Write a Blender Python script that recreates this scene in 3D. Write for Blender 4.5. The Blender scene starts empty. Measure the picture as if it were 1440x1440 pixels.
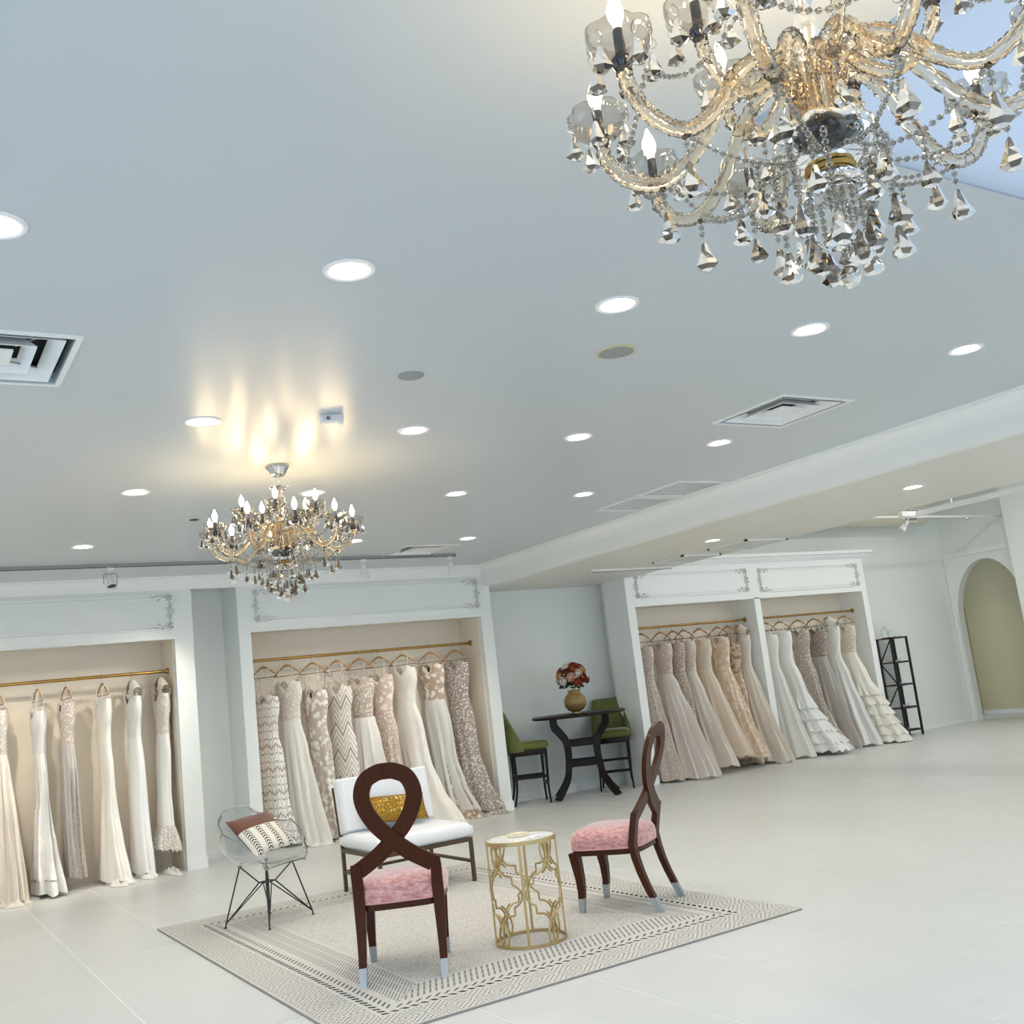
import bpy, bmesh, math, random
from mathutils import Vector, Matrix
random.seed(7)
PI = math.pi
SC = bpy.context.scene
COL = SC.collection

# ------------------------------------------------------------------ camera
EYE = Vector((0.0, 0.0, 1.43))
YAW, PITCH, ROLL = math.radians(32.5), math.radians(9.806), math.radians(-6.567)
_f0 = Vector((math.sin(YAW), math.cos(YAW), 0)); _r0 = Vector((math.cos(YAW), -math.sin(YAW), 0)); _u0 = Vector((0, 0, 1))
FWD = _f0 * math.cos(PITCH) + _u0 * math.sin(PITCH)
_up = _u0 * math.cos(PITCH) - _f0 * math.sin(PITCH)
RGT = _r0 * math.cos(ROLL) + _up * math.sin(ROLL)
UPV = _up * math.cos(ROLL) - _r0 * math.sin(ROLL)
cam_data = bpy.data.cameras.new('camera')
cam = bpy.data.objects.new('camera', cam_data); COL.objects.link(cam)
cam_data.sensor_width = 36.0; cam_data.lens = 36.0; cam_data.clip_start = 0.05; cam_data.clip_end = 200
_m = Matrix((RGT, UPV, -FWD)).transposed().to_4x4(); _m.translation = EYE
cam.matrix_world = _m
SC.camera = cam

# ------------------------------------------------------------------ light of the place
world = bpy.data.worlds.new('sky'); SC.world = world; world.use_nodes = True
bgn = world.node_tree.nodes['Background']
bgn.inputs['Color'].default_value = (0.63, 0.81, 1.0, 1); bgn.inputs['Strength'].default_value = 1.7
world.cycles.sampling_method = 'AUTOMATIC'
BULB_POWER = 66.0
DOWNLIGHT_POWER = 185.0
SC.view_settings.view_transform = 'Standard'; SC.view_settings.look = 'None'
SC.view_settings.exposure = 0.36; SC.view_settings.gamma = 1.0; SC.view_settings.use_curve_mapping = False
SC.cycles.max_bounces = 12; SC.cycles.diffuse_bounces = 5; SC.cycles.glossy_bounces = 5
SC.cycles.transmission_bounces = 12; SC.cycles.transparent_max_bounces = 12
SC.cycles.sample_clamp_indirect = 6.0; SC.cycles.caustics_reflective = False; SC.cycles.caustics_refractive = False
SC.cycles.use_denoising = True


def portal(name, loc, rot, sx, sy):
    l = bpy.data.lights.new(name, 'AREA'); l.shape = 'RECTANGLE'; l.size = sx; l.size_y = sy
    l.cycles.is_portal = True
    o = bpy.data.objects.new(name, l); COL.objects.link(o); o.location = loc; o.rotation_euler = rot
    return o
# daylight comes in through the shop front behind the photographer and the side window
portal('shop_front_portal', (2.0, -2.6, 1.45), (math.radians(90), 0, 0), 8.4, 2.5)
portal('shop_front_portal', (11.5, -2.6, 1.45), (math.radians(90), 0, 0), 8.4, 2.5)
portal('skylight_portal', (3.7, .7, 3.20), (0, 0, 0), 2.9, 2.5)
portal('side_window_portal', (-3.05, 2.6, 1.45), (math.radians(90), 0, math.radians(-90)), 7.6, 2.5)

# ------------------------------------------------------------------ materials
def lin(c):
    return tuple((v / 12.92 if v <= 0.04045 else ((v + 0.055) / 1.055) ** 2.4) for v in c)
def rgb(r, g, b):
    return lin((r / 255, g / 255, b / 255))

class NT:
    def __init__(s, name):
        s.m = bpy.data.materials.new(name); s.m.use_nodes = True
        s.t = s.m.node_tree; s.b = s.t.nodes['Principled BSDF']; s.out = s.t.nodes['Material Output']
    def n(s, typ, **kw):
        nd = s.t.nodes.new(typ)
        for k, v in kw.items():
            if k in nd.inputs: s.put(nd.inputs[k], v)
            else: setattr(nd, k, v)
        return nd
    def put(s, sock, v):
        if isinstance(v, bpy.types.NodeSocket): s.t.links.new(v, sock)
        elif isinstance(v, (tuple, list)) and sock.type == 'RGBA' and len(v) == 3: sock.default_value = (*v, 1)
        else: sock.default_value = v
    def M(s, op, a, b=None, c=None):
        nd = s.t.nodes.new('ShaderNodeMath'); nd.operation = op
        for i, v in enumerate((a, b, c)):
            if v is not None: s.put(nd.inputs[i], v)
        return nd.outputs[0]
    def coord(s, kind='Object'):
        tc = s.t.nodes.new('ShaderNodeTexCoord'); sp = s.t.nodes.new('ShaderNodeSeparateXYZ')
        s.t.links.new(tc.outputs[kind], sp.inputs[0])
        return tc.outputs[kind], sp.outputs[0], sp.outputs[1], sp.outputs[2]
    def scaled(s, vec, sx, sy, sz):
        mp = s.t.nodes.new('ShaderNodeMapping'); s.t.links.new(vec, mp.inputs[0]); mp.inputs['Scale'].default_value = (sx, sy, sz)
        return mp.outputs[0]
    def noise(s, vec, scale, detail=3.0, rough=0.55):
        nd = s.n('ShaderNodeTexNoise', Scale=scale, Detail=detail, Roughness=rough); s.t.links.new(vec, nd.inputs['Vector'])
        return nd.outputs['Fac']
    def voro(s, vec, scale, feature='F1', out='Distance'):
        nd = s.t.nodes.new('ShaderNodeTexVoronoi'); nd.feature = feature; nd.inputs['Scale'].default_value = scale
        s.t.links.new(vec, nd.inputs['Vector']); return nd.outputs[out]
    def ramp(s, v, lo, hi):
        nd = s.t.nodes.new('ShaderNodeMapRange'); nd.interpolation_type = 'SMOOTHSTEP'
        s.put(nd.inputs['Value'], v); nd.inputs['From Min'].default_value = lo; nd.inputs['From Max'].default_value = hi
        return nd.outputs[0]
    def mix(s, f, a, b):
        nd = s.t.nodes.new('ShaderNodeMix'); nd.data_type = 'RGBA'
        s.put(nd.inputs[0], f); s.put(nd.inputs[6], a); s.put(nd.inputs[7], b)
        return nd.outputs[2]
    def bump(s, h, strength=0.3, dist=0.005):
        nd = s.n('ShaderNodeBump', Strength=strength, Distance=dist); s.put(nd.inputs['Height'], h)
        s.t.links.new(nd.outputs[0], s.b.inputs['Normal']); return nd
    def set(s, **kw):
        for k, v in kw.items():
            key = {'color': 'Base Color', 'rough': 'Roughness', 'metal': 'Metallic', 'trans': 'Transmission Weight', 'ior': 'IOR',
                   'spec': 'Specular IOR Level', 'coat': 'Coat Weight', 'coat_rough': 'Coat Roughness', 'sheen': 'Sheen Weight',
                   'emit': 'Emission Color', 'power': 'Emission Strength', 'sheen_rough': 'Sheen Roughness', 'aniso': 'Anisotropic',
                   'sss': 'Subsurface Weight'}[k]
            s.put(s.b.inputs[key], v)
        return s

_mats = {}
def plain(name, color, rough=0.5, var=0.06, scale=8.0, **kw):
    if name in _mats: return _mats[name]
    t = NT(name); v, x, y, z = t.coord('Object')
    n = t.noise(v, scale)
    d = tuple(max(0, c * (1 - var)) for c in color); l = tuple(min(1, c * (1 + var)) for c in color)
    t.set(color=t.mix(n, d, l), rough=rough, **kw)
    _mats[name] = t.m
    return t.m
def wall_paint(name, color, rough=0.55, bump=0.08):
    t = NT(name); v, x, y, z = t.coord('Object')
    n = t.noise(v, 1.3, 2); f = t.noise(v, 160, 2)
    t.set(color=t.mix(n, tuple(c * .975 for c in color), color), rough=rough)
    t.bump(f, bump, 0.001); return t.m
def glass(name, color, rough=0.0, ior=1.5):
    t = NT(name); t.set(color=color, trans=1.0, rough=rough, ior=ior); return t.m
def emitter(name, color, power):
    t = NT(name); t.set(color=(0.8, 0.8, 0.8), emit=color, power=power); return t.m

M_WALL = wall_paint('white_wall_paint', rgb(236, 239, 236))
M_TRIM = wall_paint('white_trim_gloss', rgb(243, 245, 243), 0.35, 0.03)
M_NICHE = wall_paint('warm_niche_paint', rgb(236, 226, 210))
M_BEIGE = wall_paint('beige_hall_paint', rgb(202, 188, 152))
M_SOFFIT = wall_paint('soffit_paint', rgb(226, 224, 216), 0.4)
# semi-gloss ceiling with a faint roller wave
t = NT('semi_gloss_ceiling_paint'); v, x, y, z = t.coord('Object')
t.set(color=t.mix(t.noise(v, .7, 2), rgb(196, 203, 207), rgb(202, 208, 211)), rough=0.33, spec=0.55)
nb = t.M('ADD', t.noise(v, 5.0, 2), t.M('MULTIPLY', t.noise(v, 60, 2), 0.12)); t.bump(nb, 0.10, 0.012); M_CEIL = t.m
# painted floor tiles
t = NT('white_tile_paint'); v, x, y, z = t.coord('Object')
oi = t.n('ShaderNodeObjectInfo'); ofs = t.t.nodes.new('ShaderNodeVectorMath'); ofs.operation = 'ADD'
geo = t.n('ShaderNodeNewGeometry')
pos = geo.outputs['Position']
n1 = t.noise(t.scaled(pos, 1, .35, 1), 1.1, 4, .6); n2 = t.noise(t.scaled(pos, .5, 2.2, 1), 3.0, 5, .65)
c = t.mix(n1, rgb(214, 215, 213), rgb(225, 227, 227)); c = t.mix(t.M('MULTIPLY', t.ramp(n2, .62, .8), .5), c, rgb(200, 199, 192))
c = t.mix(t.M('MULTIPLY', oi.outputs['Random'], .10), c, rgb(214, 214, 212))
t.set(color=c, rough=t.M('ADD', .26, t.M('MULTIPLY', n2, .18)), spec=.5); t.bump(t.noise(pos, 9, 3), .06, .004); M_TILE = t.m
M_GROUT = plain('white_grout', rgb(250, 250, 250), .6, .02)
M_BRASS = plain('brushed_brass', rgb(176, 140, 78), .3, .08, 30, metal=1.0)
M_BRASSL = plain('pale_gold_metal', rgb(196, 172, 122), .38, .1, 20, metal=.9)
M_CHROME = plain('polished_chrome', (.8, .8, .82), .08, .02, metal=1.0)
M_STEEL = plain('brushed_steel_cap', rgb(176, 184, 190), .35, .05, 40, metal=.85)
M_BLACK = plain('black_wire_enamel', rgb(24, 22, 22), .35, .1)
M_BRONZE = plain('bronze_bar', rgb(92, 74, 54), .35, .12, 25, metal=.7)
M_HANGER = plain('beech_hanger_wood', rgb(190, 146, 96), .45, .16, 30)
M_BARBROWN = plain('brown_hanger_bar', rgb(120, 84, 62), .5, .1)
M_WHITEMET = plain('white_enamel', rgb(238, 238, 236), .35, .02)
M_GREYMET = plain('grey_enamel', rgb(150, 152, 150), .5, .04)
M_VOID = plain('black_void_shade', rgb(14, 14, 14), .8, .1)  # near-black colour stands in for the shade inside vents and track slots
M_LAMPDARK = plain('unlit_lamp_face', rgb(40, 40, 42), .25, .1)
M_BULB = emitter('lit_candle_bulb', (1.0, .74, .43), BULB_POWER)
M_LENS = emitter('downlight_lens', (1.0, .92, .79), DOWNLIGHT_POWER)
M_CRYSTAL = glass('smoky_crystal', (.29, .25, .205), 0, 1.43)
M_BEAD = glass('grey_bead_crystal', (.58, .54, .48), 0, 1.45)
M_PEWTER = plain('dark_pewter', rgb(88, 88, 92), .22, .1, 30, metal=1.0)
M_CRYSTAL_CLEAR = glass('clear_crystal', (.97, .94, .88))
M_ROPE = glass('champagne_rope_glass', (.94, .82, .65), .10)
M_CUP = glass('smoked_cup_glass', (.74, .70, .64))
M_BULBGLASS = glass('clear_bulb_glass', (.98, .98, .98))
M_POLY = glass('clear_polycarbonate', (.90, .92, .93), 0.0, 1.47)
def wood(name, dark, light, rough=.28):
    t = NT(name); v, x, y, z = t.coord('Object')
    n = t.noise(t.scaled(v, 30, 30, 3), 2.5, 4, .6); t.set(color=t.mix(n, dark, light), rough=rough, coat=.06, coat_rough=.15, spec=.22); t.bump(n, .05, .002)
    return t.m
M_MAHOG = wood('dark_mahogany', rgb(42, 17, 3), rgb(82, 37, 11), .42)
M_ESPRESSO = wood('espresso_wood', rgb(9, 4, 3), rgb(26, 10, 6), .4)
M_SHELFWOOD = wood('walnut_shelf', rgb(52, 34, 26), rgb(86, 58, 42), .5)
t = NT('pink_crushed_velvet'); v, x, y, z = t.coord('Object')
n = t.noise(t.scaled(v, 9, 9, 22), 3.0, 5, .7); n2 = t.noise(v, 120, 3)
t.set(color=t.mix(t.ramp(n, .35, .68), rgb(188, 120, 120), rgb(226, 182, 180)), rough=.7, sheen=1.0, sheen_rough=.35); t.bump(t.M('ADD', n, t.M('MULTIPLY', n2, .4)), .22, .005); M_VELVET = t.m
t = NT('olive_green_velvet'); v, x, y, z = t.coord('Object')
n = t.noise(v, 14, 4); t.set(color=t.mix(n, rgb(74, 82, 26), rgb(112, 118, 48)), rough=.55, sheen=.5, sheen_rough=.4); M_GREEN = t.m
M_PINKPIPE = plain('pink_piping', rgb(214, 160, 160), .6, .05)
M_WHITEFAB = plain('white_upholstery', rgb(240, 241, 244), .7, .02, 40, sheen=.3)
t = NT('white_marble'); v, x, y, z = t.coord('Object')
n = t.noise(v, 9, 6, .7); t.set(color=t.mix(t.ramp(t.M('ABSOLUTE', t.M('SUBTRACT', n, .5)), 0, .06), rgb(214, 212, 210), rgb(250, 249, 246)), rough=.2); M_MARBLE = t.m
M_CREAM = plain('cream_ceramic', rgb(240, 232, 208), .35, .04)
t = NT('gold_sequin_cloth'); v, x, y, z = t.coord('Object')
q = t.voro(v, 150, out='Color'); spq = t.n('ShaderNodeSeparateColor'); t.t.links.new(q, spq.inputs[0])
t.set(color=t.mix(spq.outputs[0], rgb(122, 88, 22), rgb(180, 142, 56)), rough=t.M('ADD', .22, t.M('MULTIPLY', spq.outputs[1], .3)), metal=.75)
t.bump(spq.outputs[2], .6, .004); M_GOLDPIL = t.m
M_SEQUIN = plain('bright_gold_sequin', rgb(250, 226, 150), .15, .1, 60, metal=.9)
M_TANLEATHER = plain('brown_suede', rgb(98, 50, 24), .65, .18, 14, sheen=.3)
# tribal printed cotton
t = NT('black_printed_cotton'); v, x, y, z = t.coord('Object')
u = t.M('FRACT', t.M('DIVIDE', x, .105)); band = t.M('LESS_THAN', t.M('ABSOLUTE', t.M('SUBTRACT', u, .5)), .17)
chev = t.M('FRACT', t.M('ADD', t.M('DIVIDE', z, .022), t.M('MULTIPLY', t.M('ABSOLUTE', t.M('SUBTRACT', u, .5)), 3.2)))
mark = t.M('MULTIPLY', band, t.M('LESS_THAN', chev, .45))
edge = t.M('MULTIPLY', t.M('LESS_THAN', t.M('ABSOLUTE', t.M('SUBTRACT', t.M('ABSOLUTE', t.M('SUBTRACT', u, .5)), .22)), .018), 1.0)
t.set(color=t.mix(t.M('MAXIMUM', mark, edge), rgb(234, 228, 216), rgb(22, 20, 22)), rough=.8); M_PRINT = t.m
# woven rug, bands follow the edges
RUG = (1.756, 4.535, 4.515, 8.215)
t = NT('grey_woven_rug'); v, x, y, z = t.coord('Object')
hx, hy = (RUG[1] - RUG[0]) / 2, (RUG[3] - RUG[2]) / 2
ex = t.M('SUBTRACT', hx, t.M('ABSOLUTE', x)); ey = t.M('SUBTRACT', hy, t.M('ABSOLUTE', y))
sel = t.M('LESS_THAN', ey, ex)
d = t.M('MINIMUM', ex, ey); s = t.M('ADD', t.M('MULTIPLY', sel, x), t.M('MULTIPLY', t.M('SUBTRACT', 1.0, sel), y))
def band(t, d, a, b):
    return t.M('MULTIPLY', t.M('GREATER_THAN', d, a), t.M('LESS_THAN', d, b))
fine = t.noise(v, 130, 3, .7); mid = t.noise(v, 30, 2)
jit = t.M('MULTIPLY', t.M('SUBTRACT', mid, .5), .010)
sj = t.M('ADD', s, jit); dj = t.M('ADD', d, jit)
dia = t.M('ADD', t.M('MULTIPLY', t.M('ABSOLUTE', t.M('SUBTRACT', t.M('FRACT', t.M('DIVIDE', sj, .24)), .5)), .24), t.M('ABSOLUTE', t.M('SUBTRACT', dj, .125)))
l0 = t.M('MULTIPLY', t.M('LESS_THAN', t.M('FRACT', t.M('DIVIDE', dia, .034)), .34), band(t, d, .012, .235))
l0 = t.M('MULTIPLY', l0, t.M('GREATER_THAN', t.M('FRACT', t.M('DIVIDE', sj, .0215)), .3))
tri = t.M('MULTIPLY', band(t, dj, .255, .285), t.M('LESS_THAN', t.M('FRACT', t.M('ADD', t.M('DIVIDE', sj, .052), t.M('MULTIPLY', dj, 14))), .52))
arc = t.M('MULTIPLY', band(t, dj, .312, .350), t.M('LESS_THAN', t.M('FRACT', t.M('SUBTRACT', t.M('DIVIDE', sj, .052), t.M('MULTIPLY', dj, 22))), .36))
hat = t.M('MULTIPLY', band(t, dj, .385, .60), t.M('LESS_THAN', t.M('FRACT', t.M('DIVIDE', t.M('SUBTRACT', sj, t.M('MULTIPLY', dj, t.M('SUBTRACT', 1.5, sel))), .034)), .36))
hat = t.M('MULTIPLY', hat, t.M('GREATER_THAN', t.M('FRACT', t.M('DIVIDE', t.M('SUBTRACT', dj, .385), .0725)), .12))
field = t.M('MULTIPLY', t.M('GREATER_THAN', d, .62), t.M('MULTIPLY', t.ramp(fine, .48, .62), .55))
speck = t.M('MULTIPLY', t.ramp(fine, .5, .7), .25)
soft = t.M('MAXIMUM', t.M('MAXIMUM', t.M('MULTIPLY', l0, .72), t.M('MULTIPLY', hat, .70)), t.M('MAXIMUM', field, speck))
c = t.mix(soft, rgb(216, 213, 208), rgb(92, 89, 88)); c = t.mix(t.M('MULTIPLY', t.M('MAXIMUM', tri, t.M('MULTIPLY', arc, .85)), .95), c, rgb(24, 24, 27))
t.set(color=c, rough=.95, spec=.1); t.bump(t.M('ADD', fine, t.M('MULTIPLY', soft, -.6)), .5, .004); M_RUG = t.m

# cloth families for the gowns
_cl = {}
def cloth(kind, a, b=None, rough=.75):
    """kind of weave, ground colour a, figure colour b (0-255 triples)"""
    key = (kind, a, b)
    if key in _cl: return _cl[key]
    b = b or tuple(min(255, q + 22) for q in a)
    LT = (.50, .40) if kind in ('tulle', 'satin', 'sequin') else (.10, .25)
    A, B = rgb(*[q + (255 - q) * LT[0] for q in a]), rgb(*[q + (255 - q) * LT[1] for q in b])
    t = NT('gown_' + kind); v, x, y, z = t.coord('Object')
    fold = t.noise(t.scaled(v, 22, 22, 1.2), 1.6, 3)
    kw = {}; h = fold; bs = .25
    if kind == 'satin':
        c = t.mix(fold, A, B); rough = .38; kw = dict(sheen=.2)  # light and shade of folds painted as streaks of the two tones
    elif kind == 'tulle':
        n = t.noise(t.scaled(v, 60, 60, 2.0), 2.0, 4, .7); c = t.mix(t.ramp(n, .3, .7), A, B); h = n; rough = .9; bs = .4  # vertical streaks put the shading of tulle folds into the colour
    elif kind == 'lace':
        n = t.voro(t.scaled(v, 1, 1, .8), 46); m = t.noise(v, 28, 3); p = t.ramp(t.M('ADD', n, t.M('MULTIPLY', t.M('SUBTRACT', m, .5), .9)), .28, .5)
        c = t.mix(p, B, A); h = t.M('SUBTRACT', 1.0, p); bs = .5
    elif kind == 'floral':
        n = t.voro(v, 17, 'SMOOTH_F1'); m = t.noise(v, 60, 3); p = t.ramp(t.M('ADD', n, t.M('MULTIPLY', t.M('SUBTRACT', m, .5), .7)), .25, .48)
        c = t.mix(p, B, A); h = t.M('SUBTRACT', 1.0, p); bs = .5
    elif kind == 'damask':
        k = 46.0
        q = t.M('ADD', x, y)
        w1 = t.M('MULTIPLY', t.M('SINE', t.M('MULTIPLY', q, k)), t.M('COSINE', t.M('MULTIPLY', z, k * .55)))
        w2 = t.M('SINE', t.M('ADD', t.M('MULTIPLY', z, k * 1.1), t.M('MULTIPLY', t.M('SINE', t.M('MULTIPLY', q, k)), 2.4)))
        p = t.ramp(t.M('ABSOLUTE', t.M('ADD', t.M('MULTIPLY', w1, 1.1), t.M('MULTIPLY', w2, .7))), .22, .5)
        c = t.mix(p, A, B); h = p; bs = .5
    elif kind == 'chevron':
        q = t.M('ADD', x, y)
        w = t.M('MULTIPLY', t.M('ABSOLUTE', t.M('SUBTRACT', t.M('FRACT', t.M('DIVIDE', q, .19)), .5)), .30)
        f = t.M('FRACT', t.M('DIVIDE', t.M('ADD', z, w), .075)); f2 = t.M('FRACT', t.M('DIVIDE', t.M('ADD', z, w), .30))
        p = t.M('MAXIMUM', t.M('LESS_THAN', f, .20), t.M('LESS_THAN', t.M('ABSOLUTE', t.M('SUBTRACT', f2, .3)), .06))
        c = t.mix(p, B, A); h = t.M('SUBTRACT', 1.0, p); bs = .4
    elif kind == 'sequin':
        q = t.voro(v, 120, out='Color'); sp = t.n('ShaderNodeSeparateColor'); t.t.links.new(q, sp.inputs[0])
        m = t.noise(t.scaled(v, 1, 1, .4), 18, 3)
        c = t.mix(t.M('MULTIPLY', sp.outputs[0], t.ramp(m, .3, .7)), A, B); h = sp.outputs[1]; rough = .3; kw = dict(metal=.15); bs = .6
    t.set(color=c, rough=rough, **kw)
    t.bump(h, bs, .006)
    if kind in ('tulle', 'satin', 'lace'):
        tr = t.n('ShaderNodeBsdfTranslucent'); t.put(tr.inputs[0], c); mx = t.t.nodes.new('ShaderNodeMixShader'); mx.inputs[0].default_value = .16 if kind == 'tulle' else .08
        t.t.links.new(t.b.outputs[0], mx.inputs[1]); t.t.links.new(tr.outputs[0], mx.inputs[2]); t.t.links.new(mx.outputs[0], t.out.inputs[0])
    _cl[key] = t.m
    return t.m

# ------------------------------------------------------------------ mesh helpers
class MB:
    def __init__(s): s.v = []; s.f = []
    def add(s, vs, fs, M=None):
        o = len(s.v)
        s.v.extend([tuple(M @ Vector(p)) if M else tuple(p) for p in vs]); s.f.extend([tuple(i + o for i in f) for f in fs])
        return s
    def box(s, x0, x1, y0, y1, z0, z1, M=None):
        return s.add([(x0, y0, z0), (x1, y0, z0), (x1, y1, z0), (x0, y1, z0), (x0, y0, z1), (x1, y0, z1), (x1, y1, z1), (x0, y1, z1)],
              [(3, 2, 1, 0), (4, 5, 6, 7), (0, 1, 5, 4), (1, 2, 6, 5), (2, 3, 7, 6), (3, 0, 4, 7)], M)
    def prism(s, poly, h0, h1, M=None):
        """polygon (x,y) counter-clockwise raised from z=h0 to h1"""
        n = len(poly)
        vs = [(p[0], p[1], h0) for p in poly] + [(p[0], p[1], h1) for p in poly]
        fs = [tuple(range(n - 1, -1, -1)), tuple(range(n, 2 * n))] + [(i, (i + 1) % n, (i + 1) % n + n, i + n) for i in range(n)]
        return s.add(vs, fs, M)
    def lathe(s, prof, n=24, M=None, scal=None, caps=True):
        vs = []; fs = []
        for (r, z) in prof:
            for i in range(n):
                a = 2 * PI * i / n; k = scal(a, z) if scal else 1.0
                vs.append((r * k * math.cos(a), r * k * math.sin(a), z))
        for j in range(len(prof) - 1):
            for i in range(n):
                i2 = (i + 1) % n; fs.append((j * n + i, j * n + i2, (j + 1) * n + i2, (j + 1) * n + i))
        if caps and prof[0][0] > 1e-6: fs.append(tuple(range(n - 1, -1, -1)))
        if caps and prof[-1][0] > 1e-6: fs.append(tuple((len(prof) - 1) * n + i for i in range(n)))
        return s.add(vs, fs, M)
    def tube(s, path, r, n=8, closed=False, M=None, twist=0.0, lobes=0, lobe=0.0, flat=1.0, up=None):
        P = [Vector(p) for p in path]; m = len(P); vs = []; fs = []
        R = r if isinstance(r, (list, tuple)) else [r] * m
        prev = None
        dist = 0.0
        for k in range(m):
            if closed: tg = P[(k + 1) % m] - P[k - 1]
            else: tg = P[min(k + 1, m - 1)] - P[max(k - 1, 0)]
            tg.normalize()
            if prev is None:
                ref = Vector(up) if up else (Vector((0, 0, 1)) if abs(tg.z) < .9 else Vector((1, 0, 0)))
            else: ref = prev
            b = ref - tg * ref.dot(tg)
            if b.length < 1e-6: b = Vector((1, 0, 0)) - tg * tg.x
            b.normalize(); c = tg.cross(b); prev = b
            if k: dist += (P[k] - P[k - 1]).length
            for i in range(n):
                a = 2 * PI * i / n; rr = R[k] * (1 + (lobe * math.cos(lobes * a + twist * dist) if lobes else 0))
                vs.append(P[k] + b * (rr * math.cos(a)) + c * (rr * flat * math.sin(a)))
        K = m if closed else m - 1
        for k in range(K):
            k2 = (k + 1) % m
            for i in range(n):
                i2 = (i + 1) % n; fs.append((k * n + i, k * n + i2, k2 * n + i2, k2 * n + i))
        if not closed: fs.append(tuple(range(n - 1, -1, -1))); fs.append(tuple((m - 1) * n + i for i in range(n)))
        return s.add(vs, fs, M)
    def bar(s, a, b, w, h=None, up=(0, 0, 1)):
        """rectangular bar from a to b"""
        a = Vector(a); b = Vector(b); h = h or w; tg = (b - a).normalized(); u = Vector(up)
        if abs(tg.dot(u)) > .98: u = Vector((0, 1, 0))
        sd = tg.cross(u).normalized(); u = sd.cross(tg).normalized()
        vs = [p + sd * (sx * w / 2) + u * (sz * h / 2) for p in (a, b) for sx, sz in ((-1, -1), (1, -1), (1, 1), (-1, 1))]
        return s.add(vs, [(3, 2, 1, 0), (4, 5, 6, 7), (0, 1, 5, 4), (1, 2, 6, 5), (2, 3, 7, 6), (3, 0, 4, 7)])
    def ellipsoid(s, c, rx, ry, rz, n=10, m=6, M=None):
        vs = [(c[0], c[1], c[2] - rz)]; fs = []
        for j in range(1, m):
            a = -PI / 2 + PI * j / m
            for i in range(n):
                b = 2 * PI * i / n; vs.append((c[0] + rx * math.cos(a) * math.cos(b), c[1] + ry * math.cos(a) * math.sin(b), c[2] + rz * math.sin(a)))
        vs.append((c[0], c[1], c[2] + rz)); L = len(vs) - 1
        for i in range(n):
            i2 = (i + 1) % n; fs.append((0, 1 + i2, 1 + i)); fs.append((L, 1 + (m - 2) * n + i, 1 + (m - 2) * n + i2))
            for j in range(m - 2): fs.append((1 + j * n + i, 1 + j * n + i2, 1 + (j + 1) * n + i2, 1 + (j + 1) * n + i))
        return s.add(vs, fs, M)
    def grid(s, fn, nu, nv, closed_u=False, M=None):
        vs = [fn(i / (nu if closed_u else nu - 1), j / (nv - 1)) for j in range(nv) for i in range(nu)]; fs = []
        for j in range(nv - 1):
            for i in range(nu if closed_u else nu - 1):
                i2 = (i + 1) % nu; fs.append((j * nu + i, j * nu + i2, (j + 1) * nu + i2, (j + 1) * nu + i))
        return s.add(vs, fs, M)
    def mesh(s, name, mat, smooth=False):
        me = bpy.data.meshes.new(name); me.from_pydata([tuple(p) for p in s.v], [], s.f); me.update()
        if mat: me.materials.append(mat)
        if smooth:
            me.polygons.foreach_set('use_smooth', [True] * len(me.polygons)); me.update()
            try: me.set_sharp_from_angle(angle=math.radians(42 if smooth is True else smooth))
            except Exception: pass
        return me
    def build(s, name, mat, parent=None, smooth=False, loc=None, rotz=None):
        return link(name, s.mesh(name, mat, smooth), parent, loc, rotz)

def link(name, me, parent=None, loc=None, rotz=None):
    o = bpy.data.objects.new(name, me); COL.objects.link(o)
    if parent: o.parent = parent
    if loc is not None: o.location = loc
    if rotz is not None: o.rotation_euler = (0, 0, rotz)
    return o
def thing(name, label, cat, loc=(0, 0, 0), rotz=0.0, group=None):
    o = bpy.data.objects.new(name, None); COL.objects.link(o); o.empty_display_size = .05
    o.location = loc; o.rotation_euler = (0, 0, rotz); return tag(o, label, cat, group)
def tag(o, label, cat, group=None):
    o['label'] = label; o['category'] = cat
    if group: o['group'] = group
    return o
def struct(o, label=None):
    o['kind'] = 'structure'
    if label: o['label'] = label
    return o
def copy_tree(o, parent=None):
    c = o.copy(); COL.objects.link(c); c.parent = parent
    for ch in o.children: copy_tree(ch, c)
    return c
def smoothpath(pts, n=8, closed=False):
    P = [Vector(p) for p in pts]; m = len(P); out = []
    for k in range(m if closed else m - 1):
        p0 = P[k - 1] if (closed or k) else P[0] * 2 - P[1]; p1 = P[k]; p2 = P[(k + 1) % m]
        p3 = P[(k + 2) % m] if (closed or k + 2 < m) else P[-1] * 2 - P[-2]
        for i in range(n):
            t = i / n; out.append(.5 * ((2 * p1) + (p2 - p0) * t + (2 * p0 - 5 * p1 + 4 * p2 - p3) * t * t + (3 * p1 - p0 - 3 * p2 + p3) * t ** 3))
    if not closed: out.append(P[-1])
    return out
def bevelled(mb, name, mat, parent, w, seg=2, **kw):
    me = mb.mesh(name, mat); bm = bmesh.new(); bm.from_mesh(me); bmesh.ops.remove_doubles(bm, verts=bm.verts, dist=1e-6)
    bmesh.ops.bevel(bm, geom=bm.edges[:] + bm.verts[:], offset=w, segments=seg, affect='EDGES', profile=.5)
    bm.to_mesh(me); bm.free()
    me.polygons.foreach_set('use_smooth', [True] * len(me.polygons))
    try: me.set_sharp_from_angle(angle=math.radians(38))
    except Exception: pass
    return link(name, me, parent, **kw)
def seen(p):
    """the point's place in the 1440 frame, None behind the eye (decides which floor tiles are worth single objects)"""
    q = Vector(p) - EYE; w = q.dot(FWD)
    return None if w < .1 else (720 + 1440 * q.dot(RGT) / w, 720 - 1440 * q.dot(UPV) / w, w)

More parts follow.
